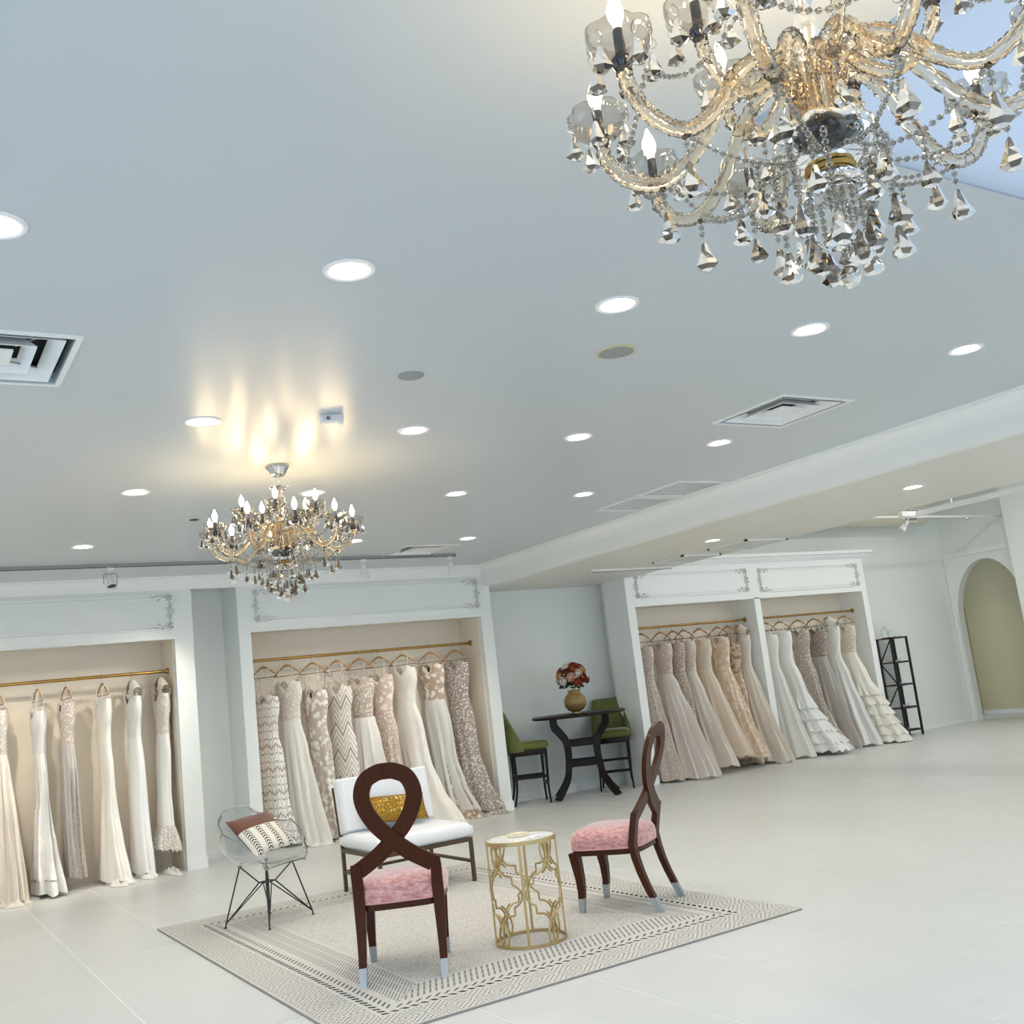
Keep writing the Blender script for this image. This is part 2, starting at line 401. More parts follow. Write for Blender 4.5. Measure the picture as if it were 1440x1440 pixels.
# ------------------------------------------------------------------ setting
ZC = 3.02            # main ceiling
ZS = 2.75            # dropped soffit
XB, XS = 6.53, 8.73  # beam face, soffit edge
YF, YF3 = 11.12, 10.95   # niche fronts
YB = 11.75           # back wall of alcove
XL, YN, XR, YR = -3.0, -2.5, 16.3, 11.45
ZH = 4.25

# floor: slab with pale joints, tiles laid in running bond
floor = MB().box(XL - .1, XR + 2.6, YN - .1, 12.3, -.10, -.0022).build('floor', M_GROUT); struct(floor, 'white tiled shop floor with pale joints')
TW, TL, GAP = .615, 1.23, .0045
tile_me = MB().box(GAP, TW - GAP, GAP, TL - GAP, -.02, 0).mesh('tile', M_TILE)
rest = MB(); cand = []
i0 = int(math.floor((XL - 4.22) / TW)); i1 = int(math.ceil((XR + 2.5 - 4.22) / TW))
for i in range(i0, i1):
    x = 4.22 + i * TW; off = .615 if i % 2 else 0
    y = 3.30 - TL * 5 - off
    while y < 12.0:
        pts = [seen((x + a * TW, y + b * TL, 0)) for a in (0, .5, 1) for b in (0, .5, 1)]
        if any(p and -20 < p[0] < 1460 and 980 < p[1] < 1460 for p in pts): cand.append((min(p[2] for p in pts if p), x, y))
        else: rest.box(x + GAP, x + TW - GAP, y + GAP, y + TL - GAP, -.02, 0)
        y += TL
cand.sort()
for w, x, y in cand[:300]: link('tile', tile_me, floor, (x, y, 0))
for w, x, y in cand[300:]: rest.box(x + GAP, x + TW - GAP, y + GAP, y + TL - GAP, -.02, 0)
o = rest.build('outlying_tile', M_TILE, floor); o['kind'] = 'stuff'

# main ceiling with openings cut for lights, vents and the skylight
DL = [(x, y) for y in (3.28, 5.30, 7.01, 9.10) for x in (-2.10, -.90, .32, 1.50, 2.75, 3.96, 5.22) if x > 1 or y > 8 or (x > 0 and y < 4)]  # three leftmost of the last row are unseen, added to brighten the far left
VENT = [(.40, 4.50), (5.065, 4.535), (5.005, 9.78)]
RET = [(6.12, 6.76), (6.12, 7.40)]
SKY = (2.245, 5.2, -.6, 1.97)
def plate_with_holes(name, mat, outer, rects, circles, z, th, up=True):
    bm = bmesh.new(); edges = []
    def loop(pts):
        vs = [bm.verts.new((p[0], p[1], z)) for p in pts]
        for k in range(len(vs)): edges.append(bm.edges.new((vs[k], vs[(k + 1) % len(vs)])))
    loop([(outer[0], outer[2]), (outer[1], outer[2]), (outer[1], outer[3]), (outer[0], outer[3])])
    for r in rects: loop([(r[0], r[2]), (r[1], r[2]), (r[1], r[3]), (r[0], r[3])])
    for (cx, cy, rr) in circles: loop([(cx + rr * math.cos(2 * PI * k / 28), cy + rr * math.sin(2 * PI * k / 28)) for k in range(28)])
    bmesh.ops.triangle_fill(bm, edges=edges, use_beauty=True, use_dissolve=False)
    g = bmesh.ops.extrude_face_region(bm, geom=bm.faces[:])
    bmesh.ops.translate(bm, verts=[e for e in g['geom'] if isinstance(e, bmesh.types.BMVert)], vec=(0, 0, th))
    bmesh.ops.recalc_face_normals(bm, faces=bm.faces[:])
    me = bpy.data.meshes.new(name); bm.to_mesh(me); bm.free(); me.materials.append(mat)
    return link(name, me)
VH = .30
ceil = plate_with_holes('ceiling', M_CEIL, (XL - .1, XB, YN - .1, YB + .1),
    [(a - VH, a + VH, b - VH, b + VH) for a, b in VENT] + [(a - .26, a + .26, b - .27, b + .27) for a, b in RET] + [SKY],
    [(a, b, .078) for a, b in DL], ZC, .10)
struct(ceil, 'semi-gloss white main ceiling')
SDL = [(7.585, 5.49), (7.585, 8.02), (7.585, 2.9)]  # the last one is out of view, added for its light
sof = plate_with_holes('ceiling_soffit', M_SOFFIT, (XB + .12, XS, YN - .1, YB + .1), [], [(a, b, .078) for a, b in SDL], ZS, .12)
struct(sof, 'lower dropped soffit beyond the beam')
struct(MB().box(XB, XB + .12, YN, YF + .3, ZS, ZC + .1).build('wall_beam', M_TRIM), 'white beam face dropping to the lower soffit')
struct(MB().box(XS - .1, XS, YN, YB, ZS + .1, ZH).build('wall_soffit_edge', M_WALL))
struct(MB().box(XS - .1, XR + .1, YN - .1, YR + .4, ZH, ZH + .1).build('ceiling_high', M_WALL), 'high ceiling over the far sales floor')
# walls out of view that shape the daylight
def wall_with_windows(name, axis, at, th, lo, hi, ztop, wins, z0, z1):
    mb = MB(); c = lo
    def b(a0, a1, q0, q1):
        if a1 - a0 < 1e-4: return
        if axis == 'x': mb.box(a0, a1, at, at + th, q0, q1)
        else: mb.box(at, at + th, a0, a1, q0, q1)
    for (a, e) in wins:
        b(c, a, 0, ztop); b(a, e, 0, z0); b(a, e, z1, ztop); c = e
    b(c, hi, 0, ztop)
    return struct(mb.build(name, M_WALL))
wf = wall_with_windows('wall_front', 'x', YN - .12, .12, XL, XR, ZH, [(-2.2, 6.2), (7.3, 15.7)], .2, 2.7)
wl = wall_with_windows('wall_left', 'y', XL - .12, .12, YN, YB, ZC + .05, [(-1.2, 6.4)], .2, 2.7)
fr = MB()
for x in (-2.2, -.1, 2.0, 4.1, 6.15, 7.3, 9.4, 11.5, 13.6, 15.65): fr.box(x, x + .06, YN - .09, YN - .03, .2, 2.7)
struct(fr.build('window_1', M_BRONZE), 'shop front mullions')
fr = MB()
for y in (-1.2, .7, 2.6, 4.5, 6.34): fr.box(XL - .09, XL - .03, y, y + .06, .2, 2.7)
struct(fr.build('window_2', M_BRONZE), 'side window mullions')
# skylight: white curb, milky pane on top
t = NT('milky_skylight_pane'); tr = t.n('ShaderNodeBsdfTranslucent', Color=(.64, .64, .66)); gl = t.n('ShaderNodeBsdfGlossy', Roughness=.15)
mx = t.t.nodes.new('ShaderNodeMixShader'); mx.inputs[0].default_value = .05
t.t.links.new(tr.outputs[0], mx.inputs[1]); t.t.links.new(gl.outputs[0], mx.inputs[2]); t.t.links.new(mx.outputs[0], t.out.inputs[0])
sk = MB()
for (a, b, c, d) in ((SKY[0] - .06, SKY[0], SKY[2] - .06, SKY[3] + .06), (SKY[1], SKY[1] + .06, SKY[2] - .06, SKY[3] + .06), (SKY[0], SKY[1], SKY[2] - .06, SKY[2]), (SKY[0], SKY[1], SKY[3], SKY[3] + .06)):
    sk.box(a, b, c, d, ZC + .10, ZC + .16)
skf = struct(sk.build('window_3', M_WHITEMET), 'milky skylight set into the main ceiling')
MB().box(SKY[0], SKY[1], SKY[2], SKY[3], ZC + .004, ZC + .010).build('pane', t.m, skf)

# back wall with its niches
def niche(mb, x0, x1, yf, yb, z):
    """inner faces of one niche"""
    mb.box(x0 - .02, x1 + .02, yb, yb + .05, 0, z + .02); mb.box(x0 - .02, x1 + .02, yf + .05, yb, z, z + .04)
N1 = (-.6, 2.70); N2 = (3.52, 6.45)
f = MB()
f.box(XL, N1[0], YF, YB, 0, ZC); f.box(N1[0], N1[1], YF, YF + .10, 2.365, ZC); f.box(N1[1], 2.895, YF, YB, 0, ZC)
f.box(2.895, 3.385, YF + .02, YB, 2.93, ZC); f.box(2.895, 3.385, 11.70, YB, 0, 2.93)
f.box(3.385, N2[0], YF, YB, 0, ZC); f.box(N2[0], N2[1], YF, YF + .10, 2.378, ZC); f.box(N2[1], 6.61, YF, YB, 0, ZC)
wb = struct(f.build('wall_back', M_WALL), 'white back wall with recessed gown niches')
f = MB(); niche(f, *N1, YF, YB - .02, 2.40); niche(f, *N2, YF, YB - .02, 2.41)
for a in (N1[0], N2[0]): f.box(a, a + .006, YF + .1, YB - .02, 0, 2.41)
for a in (N1[1], N2[1]): f.box(a - .006, a, YF + .1, YB - .02, 0, 2.41)
f.build('niche_lining', M_NICHE, wb)
# plinths and baseboards
def plinth(mb, x0, x1, yf):
    mb.box(x0 - .012, x1 + .012, yf - .014, yf + .04, 0, .10); mb.box(x0 - .006, x1 + .006, yf - .008, yf + .04, .10, .118)
f = MB(); plinth(f, N1[1] + .01, 2.895, YF); plinth(f, 3.385, N2[0] - .01, YF); plinth(f, N2[1] + .01, 6.61, YF)
f.box(2.90, 3.38, 11.688, 11.70, 0, .10); struct(f.build('baseboard_back', M_TRIM), 'white plinths under the niche pillars')
f = MB(); f.box(6.61, 9.2, YB, YB + .1, 0, 2.9); wa = struct(f.build('wall_alcove', M_WALL), 'plain white alcove wall behind the high table')
f = MB(); f.prism([(8.645, YR), (9.2, YR), (9.2, YB), (8.82, YB)], 0, 3.0); struct(f.build('wall_alcove_side', M_WALL))
f = MB(); f.box(6.62, 8.83, YB - .014, YB, 0, .11); struct(f.build('baseboard_alcove', M_TRIM))
struct(MB().box(8.9, XR + .1, YR, YR + .1, 0, ZH).build('wall_far', M_WALL), 'white wall behind the twin gown bay')
f = MB(); f.box(13.56, XR - .02, YR - .014, YR, 0, .05); struct(f.build('baseboard_far', M_TRIM))

# crown along the niche fronts and the beam: three stepped coves each
def crown(name, a, b, nrm, label):
    """a, b: ends on the wall at ceiling level, nrm: into the room"""
    a = Vector(a); b = Vector(b); n = Vector(nrm)
    prof = [(0, -.135), (.012, -.135), (.016, -.122), (.022, -.118), (.030, -.090), (.052, -.058), (.074, -.040), (.078, -.030), (.090, -.026), (.090, -.014), (.102, -.010), (.102, 0), (0, 0)]
    vs = [p + n * u + Vector((0, 0, w)) for p in (a, b) for u, w in prof]; k = len(prof)
    mb = MB().add(vs, [(i, (i + 1) % k, k + (i + 1) % k, k + i) for i in range(k)] + [tuple(range(k - 1, -1, -1)), tuple(range(k, 2 * k))])
    return struct(mb.build(name, M_TRIM, smooth=25), label)
crown('trim_1', (XL, YF, ZC), (6.53, YF, ZC), (0, -1, 0), 'crown moulding above the gown niches')
crown('trim_2', (XB, YN, ZC), (XB, YF, ZC), (-1, 0, 0), 'crown moulding along the dropped beam')

# relief panels with scrolled corner ornaments
def ornament_mesh():
    mb = MB(); rnd = random.Random(3)
    def leaf(x, z, a, l, w):
        M = Matrix.Translation((x, 0, z)) @ Matrix.Rotation(a, 4, 'Y')
        mb.ellipsoid((l / 2, -.006, 0), l / 2, .010, w / 2, 8, 5, M)
    for k in range(7):      # rosette of the corner
        a = 2 * PI * k / 7; leaf(.035 + .010 * math.cos(a), .035 - .010 * math.sin(a), a, .030, .014)
    mb.ellipsoid((.035, -.010, .035), .010, .012, .010, 8, 5)
    for sgn in (0, 1):
        for k in range(5):
            u = .075 + k * .026; w = .020 + .012 * math.sin(k * 1.6)
            p = (u, w) if sgn == 0 else (w, u)
            leaf(p[0], p[1], (-.7 if k % 2 else .6) + (0 if sgn == 0 else -PI / 2), .036 - k * .003, .014)
        pts = [(.02 + .028 * q * (1 if True else 0), .0, .012 + .014 * math.sin(q * 1.35) + .004 * q) for q in range(7)]
        if sgn: pts = [(p[2], 0, p[0]) for p in pts]
        mb.tube(smoothpath(pts, 4), .0055, 6)
        c = [(.125 + .016 * math.cos(q * .8) * (1 - q * .07), 0, .045 + .016 * math.sin(q * .8) * (1 - q * .07)) for q in range(10)]
        if sgn: c = [(p[2], 0, p[0]) for p in c]
        mb.tube(smoothpath(c, 2), .0042, 6)
    return mb.mesh('corner_ornament', plain('shade_grey_plaster', rgb(222, 223, 219), .5), True)  # even grey stands in for shade in the crevices of the relief
ORN = ornament_mesh()
def panel(name, x0, x1, z0, z1, y, label, left=True):
    root = bpy.data.objects.new(name, None); COL.objects.link(root); struct(root, label); root.location = (0, y, 0)
    for (a, b, c, d) in ((x0, x1, z1 - .016, z1), (x0, x1, z0, z0 + .016)):
        g = .15
        m = MB().box(a + g, b - g, -.022, 0, c, d); m.box(a + g, b - g, -.012, 0, c - .030, c - .018) if c > (z0 + z1) / 2 else m.box(a + g, b - g, -.012, 0, d + .018, d + .030)
        m.build('moulding', M_TRIM, root)
    for xx in (x0, x1):
        sgn = 1 if xx == x0 else -1
        m = MB().box(min(xx, xx + sgn * .012), max(xx, xx + sgn * .012), -.010, 0, z0 + .13, z1 - .13); m.build('moulding', M_TRIM, root)
        for zz in (z0, z1):
            o = link('corner_ornament', ORN, root, (xx, 0, zz)); o.scale = (sgn * 1.2, 2.0, 1.2 if zz == z0 else -1.2)
panel('trim_3', -.55, 2.70, 2.464, 2.840, YF, 'relief panel over the niche of edge-on gowns')
panel('trim_4', 3.56, 6.45, 2.480, 2.852, YF, 'relief panel over the niche beside the slipper chair')
panel('trim_5', 8.80, 10.93, 2.455, 2.800, YF3, 'relief panel over the blush gown bay')
panel('trim_6', 11.14, 13.35, 2.435, 2.795, YF3, 'relief panel over the ivory gown bay')

# twin gown bay: white built-in unit
unit = MB()
unit.box(8.64, 8.77, YF3, YR, 0, 2.89); unit.box(11.0, 11.12, YF3, YR, 0, 2.36); unit.box(13.38, 13.50, YF3, YR, 0, 2.89)
unit.box(8.77, 13.38, YF3, YF3 + .10, 2.348, 2.89); unit.box(8.77, 13.38, YF3 + .10, YR, 2.86, 2.89)
wu = struct(unit.build('wall_gown_bay', M_TRIM), 'white built-in twin bay for gowns')
f = MB(); f.box(8.77, 11.0, YR - .02, YR - .006, 0, 2.37); f.box(11.12, 13.38, YR - .02, YR - .006, 0, 2.37); f.box(8.77, 13.38, YF3 + .1, YR - .02, 2.36, 2.40)
f.build('niche_lining', M_NICHE, wu)
f = MB(); f.box(8.60, 13.53, YF3 - .03, YR, 2.89, 2.915); f.box(8.56, 13.58, YF3 - .06, YR, 2.915, 2.955); f.box(8.50, 13.66, YF3 - .11, YR, 2.955, 3.0)
struct(f.build('trim_7', M_TRIM), 'cornice on top of the twin gown bay')
f = MB(); plinth(f, 8.64, 8.77, YF3); plinth(f, 11.0, 11.12, YF3); plinth(f, 13.38, 13.50, YF3); struct(f.build('baseboard_bay', M_TRIM), 'plinths of the twin gown bay')

# far side wall with arched opening
AY, AR, ASP, ATOP = 10.70, .65, 1.75, 2.75
def arch_pts(r_add=0.0, n=20):
    return [(AY + (AR + r_add) * math.cos(PI * k / n), ASP + (ATOP - ASP + r_add) * math.sin(PI * k / n)) for k in range(n + 1)]
bm = bmesh.new(); ed = []
outer = [(YN, 0), (AY - AR, 0)] + list(reversed(arch_pts()))[0:0] + [(AY - AR, ASP)] + [p for p in reversed(arch_pts())][1:-1] + [(AY + AR, ASP), (AY + AR, 0), (YR, 0), (YR, ZH), (YN, ZH)]
vs = [bm.verts.new((XR, p[0], p[1])) for p in outer]
for k in range(len(vs)): ed.append(bm.edges.new((vs[k], vs[(k + 1) % len(vs)])))
bmesh.ops.triangle_fill(bm, edges=ed, use_beauty=True)
g = bmesh.ops.extrude_face_region(bm, geom=bm.faces[:]); bmesh.ops.translate(bm, verts=[e for e in g['geom'] if isinstance(e, bmesh.types.BMVert)], vec=(.16, 0, 0))
bmesh.ops.recalc_face_normals(bm, faces=bm.faces[:]); me = bpy.data.meshes.new('wall_right'); bm.to_mesh(me); bm.free(); me.materials.append(M_WALL)
struct(link('wall_right', me), 'white side wall with an arched opening')
f = MB(); f.box(XR + 1.3, XR + 1.4, 8.9, 12.2, 0, 3.2); f.box(XR + .16, XR + 1.4, 12.1, 12.2, 0, 3.2); f.box(XR + .16, XR + 1.4, 8.9, 9.0, 0, 3.2); f.box(XR + .1, XR + 1.4, 8.9, 12.2, 3.2, 3.3)
struct(f.build('wall_hall', M_BEIGE), 'beige hall wall seen through the arch')
f = MB(); f.box(XR + 1.284, XR + 1.3, 9, 12.1, 0, .07); struct(f.build('baseboard_hall', M_SOFFIT))
f = MB()
for (a, b, c, d, p) in ((11.38, 11.44, 0, 2.87, .02), (11.36, 11.38, 0, 2.85, .03), (10.02, 11.44, 2.87, 2.93, .02), (10.02, 11.38, 2.85, 2.87, .03), (9.96, 10.02, 0, 2.93, .02)):
    f.box(XR - p, XR, a, b, c, d)
struct(f.build('trim_8', M_TRIM), 'flat moulding framing the arched opening')
struct(MB().box(XR - .38, XR, 9.0, 9.93, 0, ZH).build('wall_pier', M_WALL), 'white pier beside the arch')

# ------------------------------------------------------------------ ceiling fixtures
ring_me = MB().lathe([(.062, .012), (.068, .000), (.074, -.004), (.094, -.006), (.098, -.002), (.098, .0), (.078, .0), (.078, .012), (.062, .012)], 36, caps=False).mesh('trim_ring', M_WHITEMET, True)
can_me = MB().lathe([(.0775, .001), (.0775, .06), (.0, .06)], 28, caps=False).mesh('housing', M_WHITEMET, True)
lens_me = MB().lathe([(.0, .010), (.062, .010), (.0, .014)], 28).mesh('lens', M_LENS, True)
def downlight(x, y, z, label, group):
    t_ = thing('downlight', label, 'downlight', (x, y, z), 0, group)
    link('trim_ring', ring_me, t_); link('housing', can_me, t_); link('lens', lens_me, t_)
DROW = {3.28: 'row by the ceiling speaker', 5.30: 'row by the emergency light', 7.01: 'row by the return grilles', 9.10: 'row before the spotlight track'}
DCOL = {5.22: 'first', 3.96: 'second', 2.75: 'third', 1.50: 'fourth', .32: 'fifth', -.90: 'added out of view, sixth', -2.10: 'added out of view, seventh'}
for x, y in DL: downlight(x, y, ZC, f'glowing recessed downlight in the {DROW[y]}, {DCOL[x]} from the beam', 'downlights of the main ceiling')
for (x, y), lb in zip(SDL, ('midway along the lower soffit', 'in the lower soffit, closest to the twin gown bay', 'added out of view in the lower soffit, farthest from the twin gown bay')): downlight(x, y, ZS, 'glowing recessed downlight ' + lb, 'downlights of the soffit')

def sloped_ring(r0, r1, z0, z1, th=.004):
    """square louvre ring, outer half-width r0 at z0 to inner r1 at z1"""
    mb = MB(); a = [(-1, -1), (1, -1), (1, 1), (-1, 1)]
    vs = [(r0 * p[0], r0 * p[1], z0) for p in a] + [(r1 * p[0], r1 * p[1], z1) for p in a] + [(r0 * p[0], r0 * p[1], z0 + th) for p in a] + [(r1 * p[0], r1 * p[1], z1 + th) for p in a]
    fs = []
    for k in range(4):
        j = (k + 1) % 4; fs += [(k, j, 4 + j, 4 + k), (8 + k, 12 + k, 12 + j, 8 + j), (k, 8 + k, 8 + j, j), (4 + k, 4 + j, 12 + j, 12 + k)]
    return mb.add(vs, fs)
def diffuser(x, y, label):
    d = thing('ceiling_vent', label, 'vent', (x, y, ZC))
    f = MB()
    for (a, b, c, e) in ((-.325, .325, -.325, -.30), (-.325, .325, .30, .325), (-.325, -.30, -.30, .30), (.30, .325, -.30, .30)): f.box(a, b, c, e, -.008, 0)
    f.build('frame', M_WHITEMET, d)
    sloped_ring(.268, .218, -.006, .045).build('louvre', M_WHITEMET, d)
    sloped_ring(.172, .128, -.006, .045).build('louvre', M_WHITEMET, d)
    MB().box(-.092, .092, -.092, .092, .000, .008).build('centre_plate', M_WHITEMET, d)
    p = MB(); p.box(-.299, .299, -.299, .299, .098, .10)
    for (a, b, c, e) in ((-.30, .30, -.30, -.297), (-.30, .30, .297, .30), (-.30, -.297, -.297, .297), (.297, .30, -.297, .297)): p.box(a, b, c, e, .055, .10)
    p.build('plenum', M_VOID, d)
    m = MB()
    for k in range(4):
        a = PI / 2 * k + PI / 4; m.bar((.14 * math.cos(a), .14 * math.sin(a), .02), (.40 * math.cos(a), .40 * math.sin(a), .055), .006)
    m.build('stay', M_GREYMET, d)
diffuser(*VENT[0], 'square stepped air diffuser in row with the flat grey disc, far from the beam')
diffuser(*VENT[1], 'square stepped air diffuser beside the return grilles and the crown of the beam')
diffuser(*VENT[2], 'square stepped air diffuser just behind the track of spotlights')
for k, (x, y) in enumerate(RET):
    d = thing('return_grille', ['louvred white return grille nearer the stepped diffuser', 'louvred white return grille nearer the gown niches'][k], 'grille', (x, y, ZC), 0, 'pair of return grilles by the beam')
    f = MB()
    for (a, b, c, e) in ((-.285, .285, -.295, -.262), (-.285, .285, .262, .295), (-.285, -.255, -.262, .262), (.255, .285, -.262, .262)): f.box(a, b, c, e, -.012, 0)
    f.build('frame', M_WHITEMET, d)
    m = MB()
    for q in range(26):
        yy = -.255 + q * .0204; m.add([(-.255, yy, .002), (.255, yy, .002), (.255, yy + .015, .018), (-.255, yy + .015, .018), (-.255, yy, .004), (.255, yy, .004), (.255, yy + .015, .020), (-.255, yy + .015, .020)], [(3, 2, 1, 0), (4, 5, 6, 7), (0, 1, 5, 4), (2, 3, 7, 6)])
    o = m.build('louvre_blade', M_WHITEMET, d); o['kind'] = 'stuff'
    MB().box(-.259, .259, -.269, .269, .03, .04).build('plenum', M_WHITEMET, d)
def soffit_grille(x0, x1, y0, y1, label):
    d = thing('return_grille', label, 'grille', ((x0 + x1) / 2, (y0 + y1) / 2, ZS)); a, b = (x1 - x0) / 2, (y1 - y0) / 2
    f = MB()
    for (p, q, r, s_) in ((-a, a, -b, -b + .03), (-a, a, b - .03, b), (-a, -a + .03, -b, b), (a - .03, a, -b, b)): f.box(p, q, r, s_, -.018, 0)
    f.build('frame', M_WHITEMET, d)
    m = MB()
    k = -b + .04
    while k < b - .04: m.box(-a + .03, a - .03, k, k + .008, -.012, 0); k += .022
    o = m.build('louvre_blade', M_SOFFIT, d); o['kind'] = 'stuff'
soffit_grille(8.05, 8.70, 8.0, 8.62, 'flat louvred grille on the lower soffit beside its downlight')
soffit_grille(8.0, 8.62, 9.0, 9.55, 'flat louvred grille on the lower soffit close to the twin gown bay')
d = thing('light_track', 'short white rail on the lower soffit before the twin gown bay', 'track', (0, 9.97, ZS))
MB().box(7.40, 8.66, -.018, .018, -.028, 0).build('rail', M_WHITEMET, d); MB().box(7.40, 8.66, -.006, .006, -.032, -.028).build('slot', M_VOID, d)
d = thing('smoke_detector', 'flat grey round ceiling disc without a rim', 'detector', (2.276, 4.357, ZC))
MB().lathe([(.0, -.008), (.058, -.008), (.066, -.004), (.066, 0)], 32).build('disc', M_GREYMET, d, True)
d = thing('ceiling_speaker', 'grey round ceiling speaker with a yellowed rim', 'speaker', (3.136, 3.798, ZC))
MB().lathe([(.0, -.006), (.088, -.006), (.088, -.001), (.0, -.001)], 36).build('grille', M_GREYMET, d, True)
MB().lathe([(.088, 0), (.088, -.009), (.097, -.007), (.100, 0)], 36, caps=False).build('rim', plain('yellowed_rim', rgb(196, 188, 150), .5), d, True)
d = thing('emergency_light', 'small boxy chrome-faced emergency light on the ceiling', 'light', (2.145, 5.093, ZC), math.radians(-18))
bevelled(MB().box(-.062, .062, -.04, .04, -.045, 0), 'body', M_WHITEMET, d, .006)
MB().box(-.05, .05, -.044, -.040, -.036, -.010).build('face', M_CHROME, d)
MB().lathe([(0, -.010), (.012, -.004), (.012, 0)], 12, Matrix.Translation((-.02, -.044, -.022)) @ Matrix.Rotation(PI / 2, 4, 'X')).build('indicator', M_LAMPDARK, d, True)
d = thing('ceiling_sensor', 'tiny black round sensor flush in the ceiling', 'sensor', (2.139, 7.983, ZC))
MB().lathe([(.0, -.006), (.030, -.006), (.038, 0)], 20).build('cap', M_BLACK, d, True)

# spotlight track in front of the niches
TY = 10.08
tr_ = thing('light_track', 'long grey ceiling track carrying spotlights before the niches', 'track', (0, TY, ZC))
MB().box(-2.6, 5.60, -.018, .018, -.030, 0).build('rail', M_GREYMET, tr_)
MB().box(-2.6, 5.60, -.006, .006, -.034, -.030).build('slot', M_VOID, tr_)
def spot(x, y, z, rz, tilt, label, dark=False, yoke=False, aim=None, power=0):
    d = thing('spotlight', label, 'spotlight', (x, y, z), rz)
    m = MB().box(-.03, .03, -.014, .014, -.028, 0); m.tube([(0, 0, -.028), (0, 0, -.055)], .008, 8); m.build('mount', M_WHITEMET, d)
    R = Matrix.Translation((0, 0, -.125)) @ Matrix.Rotation(tilt, 4, 'X')
    b = MB().lathe([(.0, .068), (.022, .068), (.026, .060), (.028, .01), (.040, -.035), (.052, -.062), (.054, -.074), (.048, -.074), (.044, -.050), (.0, -.045)], 24, R)
    b.build('lamp_head', M_WHITEMET, d, True)
    MB().lathe([(.0, -.052), (.046, -.052), (.0, -.058)], 20, R).build('lamp_face', M_LAMPDARK if dark else M_WHITEMET, d, True)
    if aim:     # the lamp burning in this head
        l = bpy.data.lights.new('spot_lamp', 'SPOT'); l.energy = power; l.color = (1, .90, .76); l.spot_size = math.radians(68); l.spot_blend = .9; l.shadow_soft_size = .05
        o = bpy.data.objects.new('spot_lamp', l); COL.objects.link(o); p = Vector((x, y, z - .22)); o.location = p
        o.rotation_euler = (Vector(aim) - p).to_track_quat('-Z', 'Y').to_euler()
    if yoke:
        MB().tube([(-.062, 0, -.16), (-.062, 0, -.075), (-.05, 0, -.058), (.05, 0, -.058), (.062, 0, -.075), (.062, 0, -.16)], .0045, 6).build('yoke', M_GREYMET, d, True)
spot(1.89, TY, ZC - .034, math.radians(10), math.radians(-28), 'track spotlight in a wire yoke with a dark unlit face', True, True)
spot(3.03, TY, ZC - .034, math.radians(-60), math.radians(35), 'white track spotlight tilted aside behind the far chandelier, between the two niches', aim=(1.6, 11.6, .75), power=70)
spot(4.47, TY, ZC - .034, 0, math.radians(-6), 'white track spotlight above the niche, next to the far chandelier', aim=(4.5, 11.6, .75), power=55)
spot(5.53, TY, ZC - .034, math.radians(30), math.radians(-8), 'white track spotlight at the very end of the track', aim=(5.7, 11.6, .75), power=55)

spot(.75, TY, ZC - .034, 0, math.radians(-20), 'white track spotlight past the wire-yoked one, over the champagne gown', aim=(1.2, 11.6, .75), power=95)

# ------------------------------------------------------------------ chandeliers
drop_me = MB().lathe([(0, 0), (.0065, -.007), (.0115, -.026), (.0190, -.046), (.0255, -.060), (.0150, -.069), (0, -.0735)], 6, None, lambda a, z: 1 + (.10 * math.cos(3 * a) if z < -.03 else 0)).mesh('crystal_drop', M_CRYSTAL)
drop_small = MB().lathe([(0, 0), (.0055, -.006), (.0095, -.021), (.0155, -.038), (.0205, -.049), (.0120, -.056), (0, -.060)], 6, None, lambda a, z: 1 + (.10 * math.cos(3 * a) if z < -.03 else 0)).mesh('crystal_drop', M_CRYSTAL)
cup_prof = [(.012, .0), (.034, .004), (.054, .018), (.065, .040), (.063, .060), (.059, .060), (.061, .040), (.050, .022), (.032, .009), (.012, .006)]
cup_me = MB().lathe(cup_prof, 40, None, lambda a, z: 1 + max(0, z - .006) * 3.0 * (abs(math.cos(3 * a)) - .55)).mesh('candle_cup', M_CUP, True)
collar_me = MB().lathe([(.0, -.016), (.016, -.016), (.021, -.006), (.020, .004), (.0, .006)], 20).mesh('cup_collar', M_PEWTER, True)
sleeve_me = MB().lathe([(.0, .004), (.0105, .004), (.0105, .062), (.0085, .066), (.0, .066)], 16).mesh('candle_sleeve', M_PEWTER, True)
bulb_prof = [(.0, 0), (.008, 0), (.0085, .008), (.0145, .022), (.0165, .034), (.0135, .050), (.0065, .066), (.0025, .078), (0, .080)]
bulb_me = MB().lathe(bulb_prof, 16).mesh('bulb', M_BULB, True)
bulb_off = MB().lathe(bulb_prof, 16).mesh('bulb', M_BULBGLASS, True)
fil_me = MB().tube([(-.003, 0, 0), (-.003, 0, .03), (.003, 0, .034), (.003, 0, .004)], .0008, 5).mesh('filament', M_BRASS)
def bead(mb, c, r):
    x, y, z = c
    mb.add([(x + r, y, z), (x, y + r, z), (x - r, y, z), (x, y - r, z), (x + r * .6, y + r * .6, z + r * .55), (x - r * .6, y + r * .6, z + r * .55), (x - r * .6, y - r * .6, z + r * .55), (x + r * .6, y - r * .6, z + r * .55),
            (x + r * .6, y + r * .6, z - r * .55), (x - r * .6, y + r * .6, z - r * .55), (x - r * .6, y - r * .6, z - r * .55), (x + r * .6, y - r * .6, z - r * .55), (x, y, z + r), (x, y, z - r)],
           [(0, 4, 12), (4, 1, 12), (1, 5, 12), (5, 2, 12), (2, 6, 12), (6, 3, 12), (3, 7, 12), (7, 0, 12),
            (0, 13, 8), (8, 13, 1), (1, 13, 9), (9, 13, 2), (2, 13, 10), (10, 13, 3), (3, 13, 11), (11, 13, 0),
            (0, 8, 1, 4), (1, 9, 2, 5), (2, 10, 3, 6), (3, 11, 0, 7)])
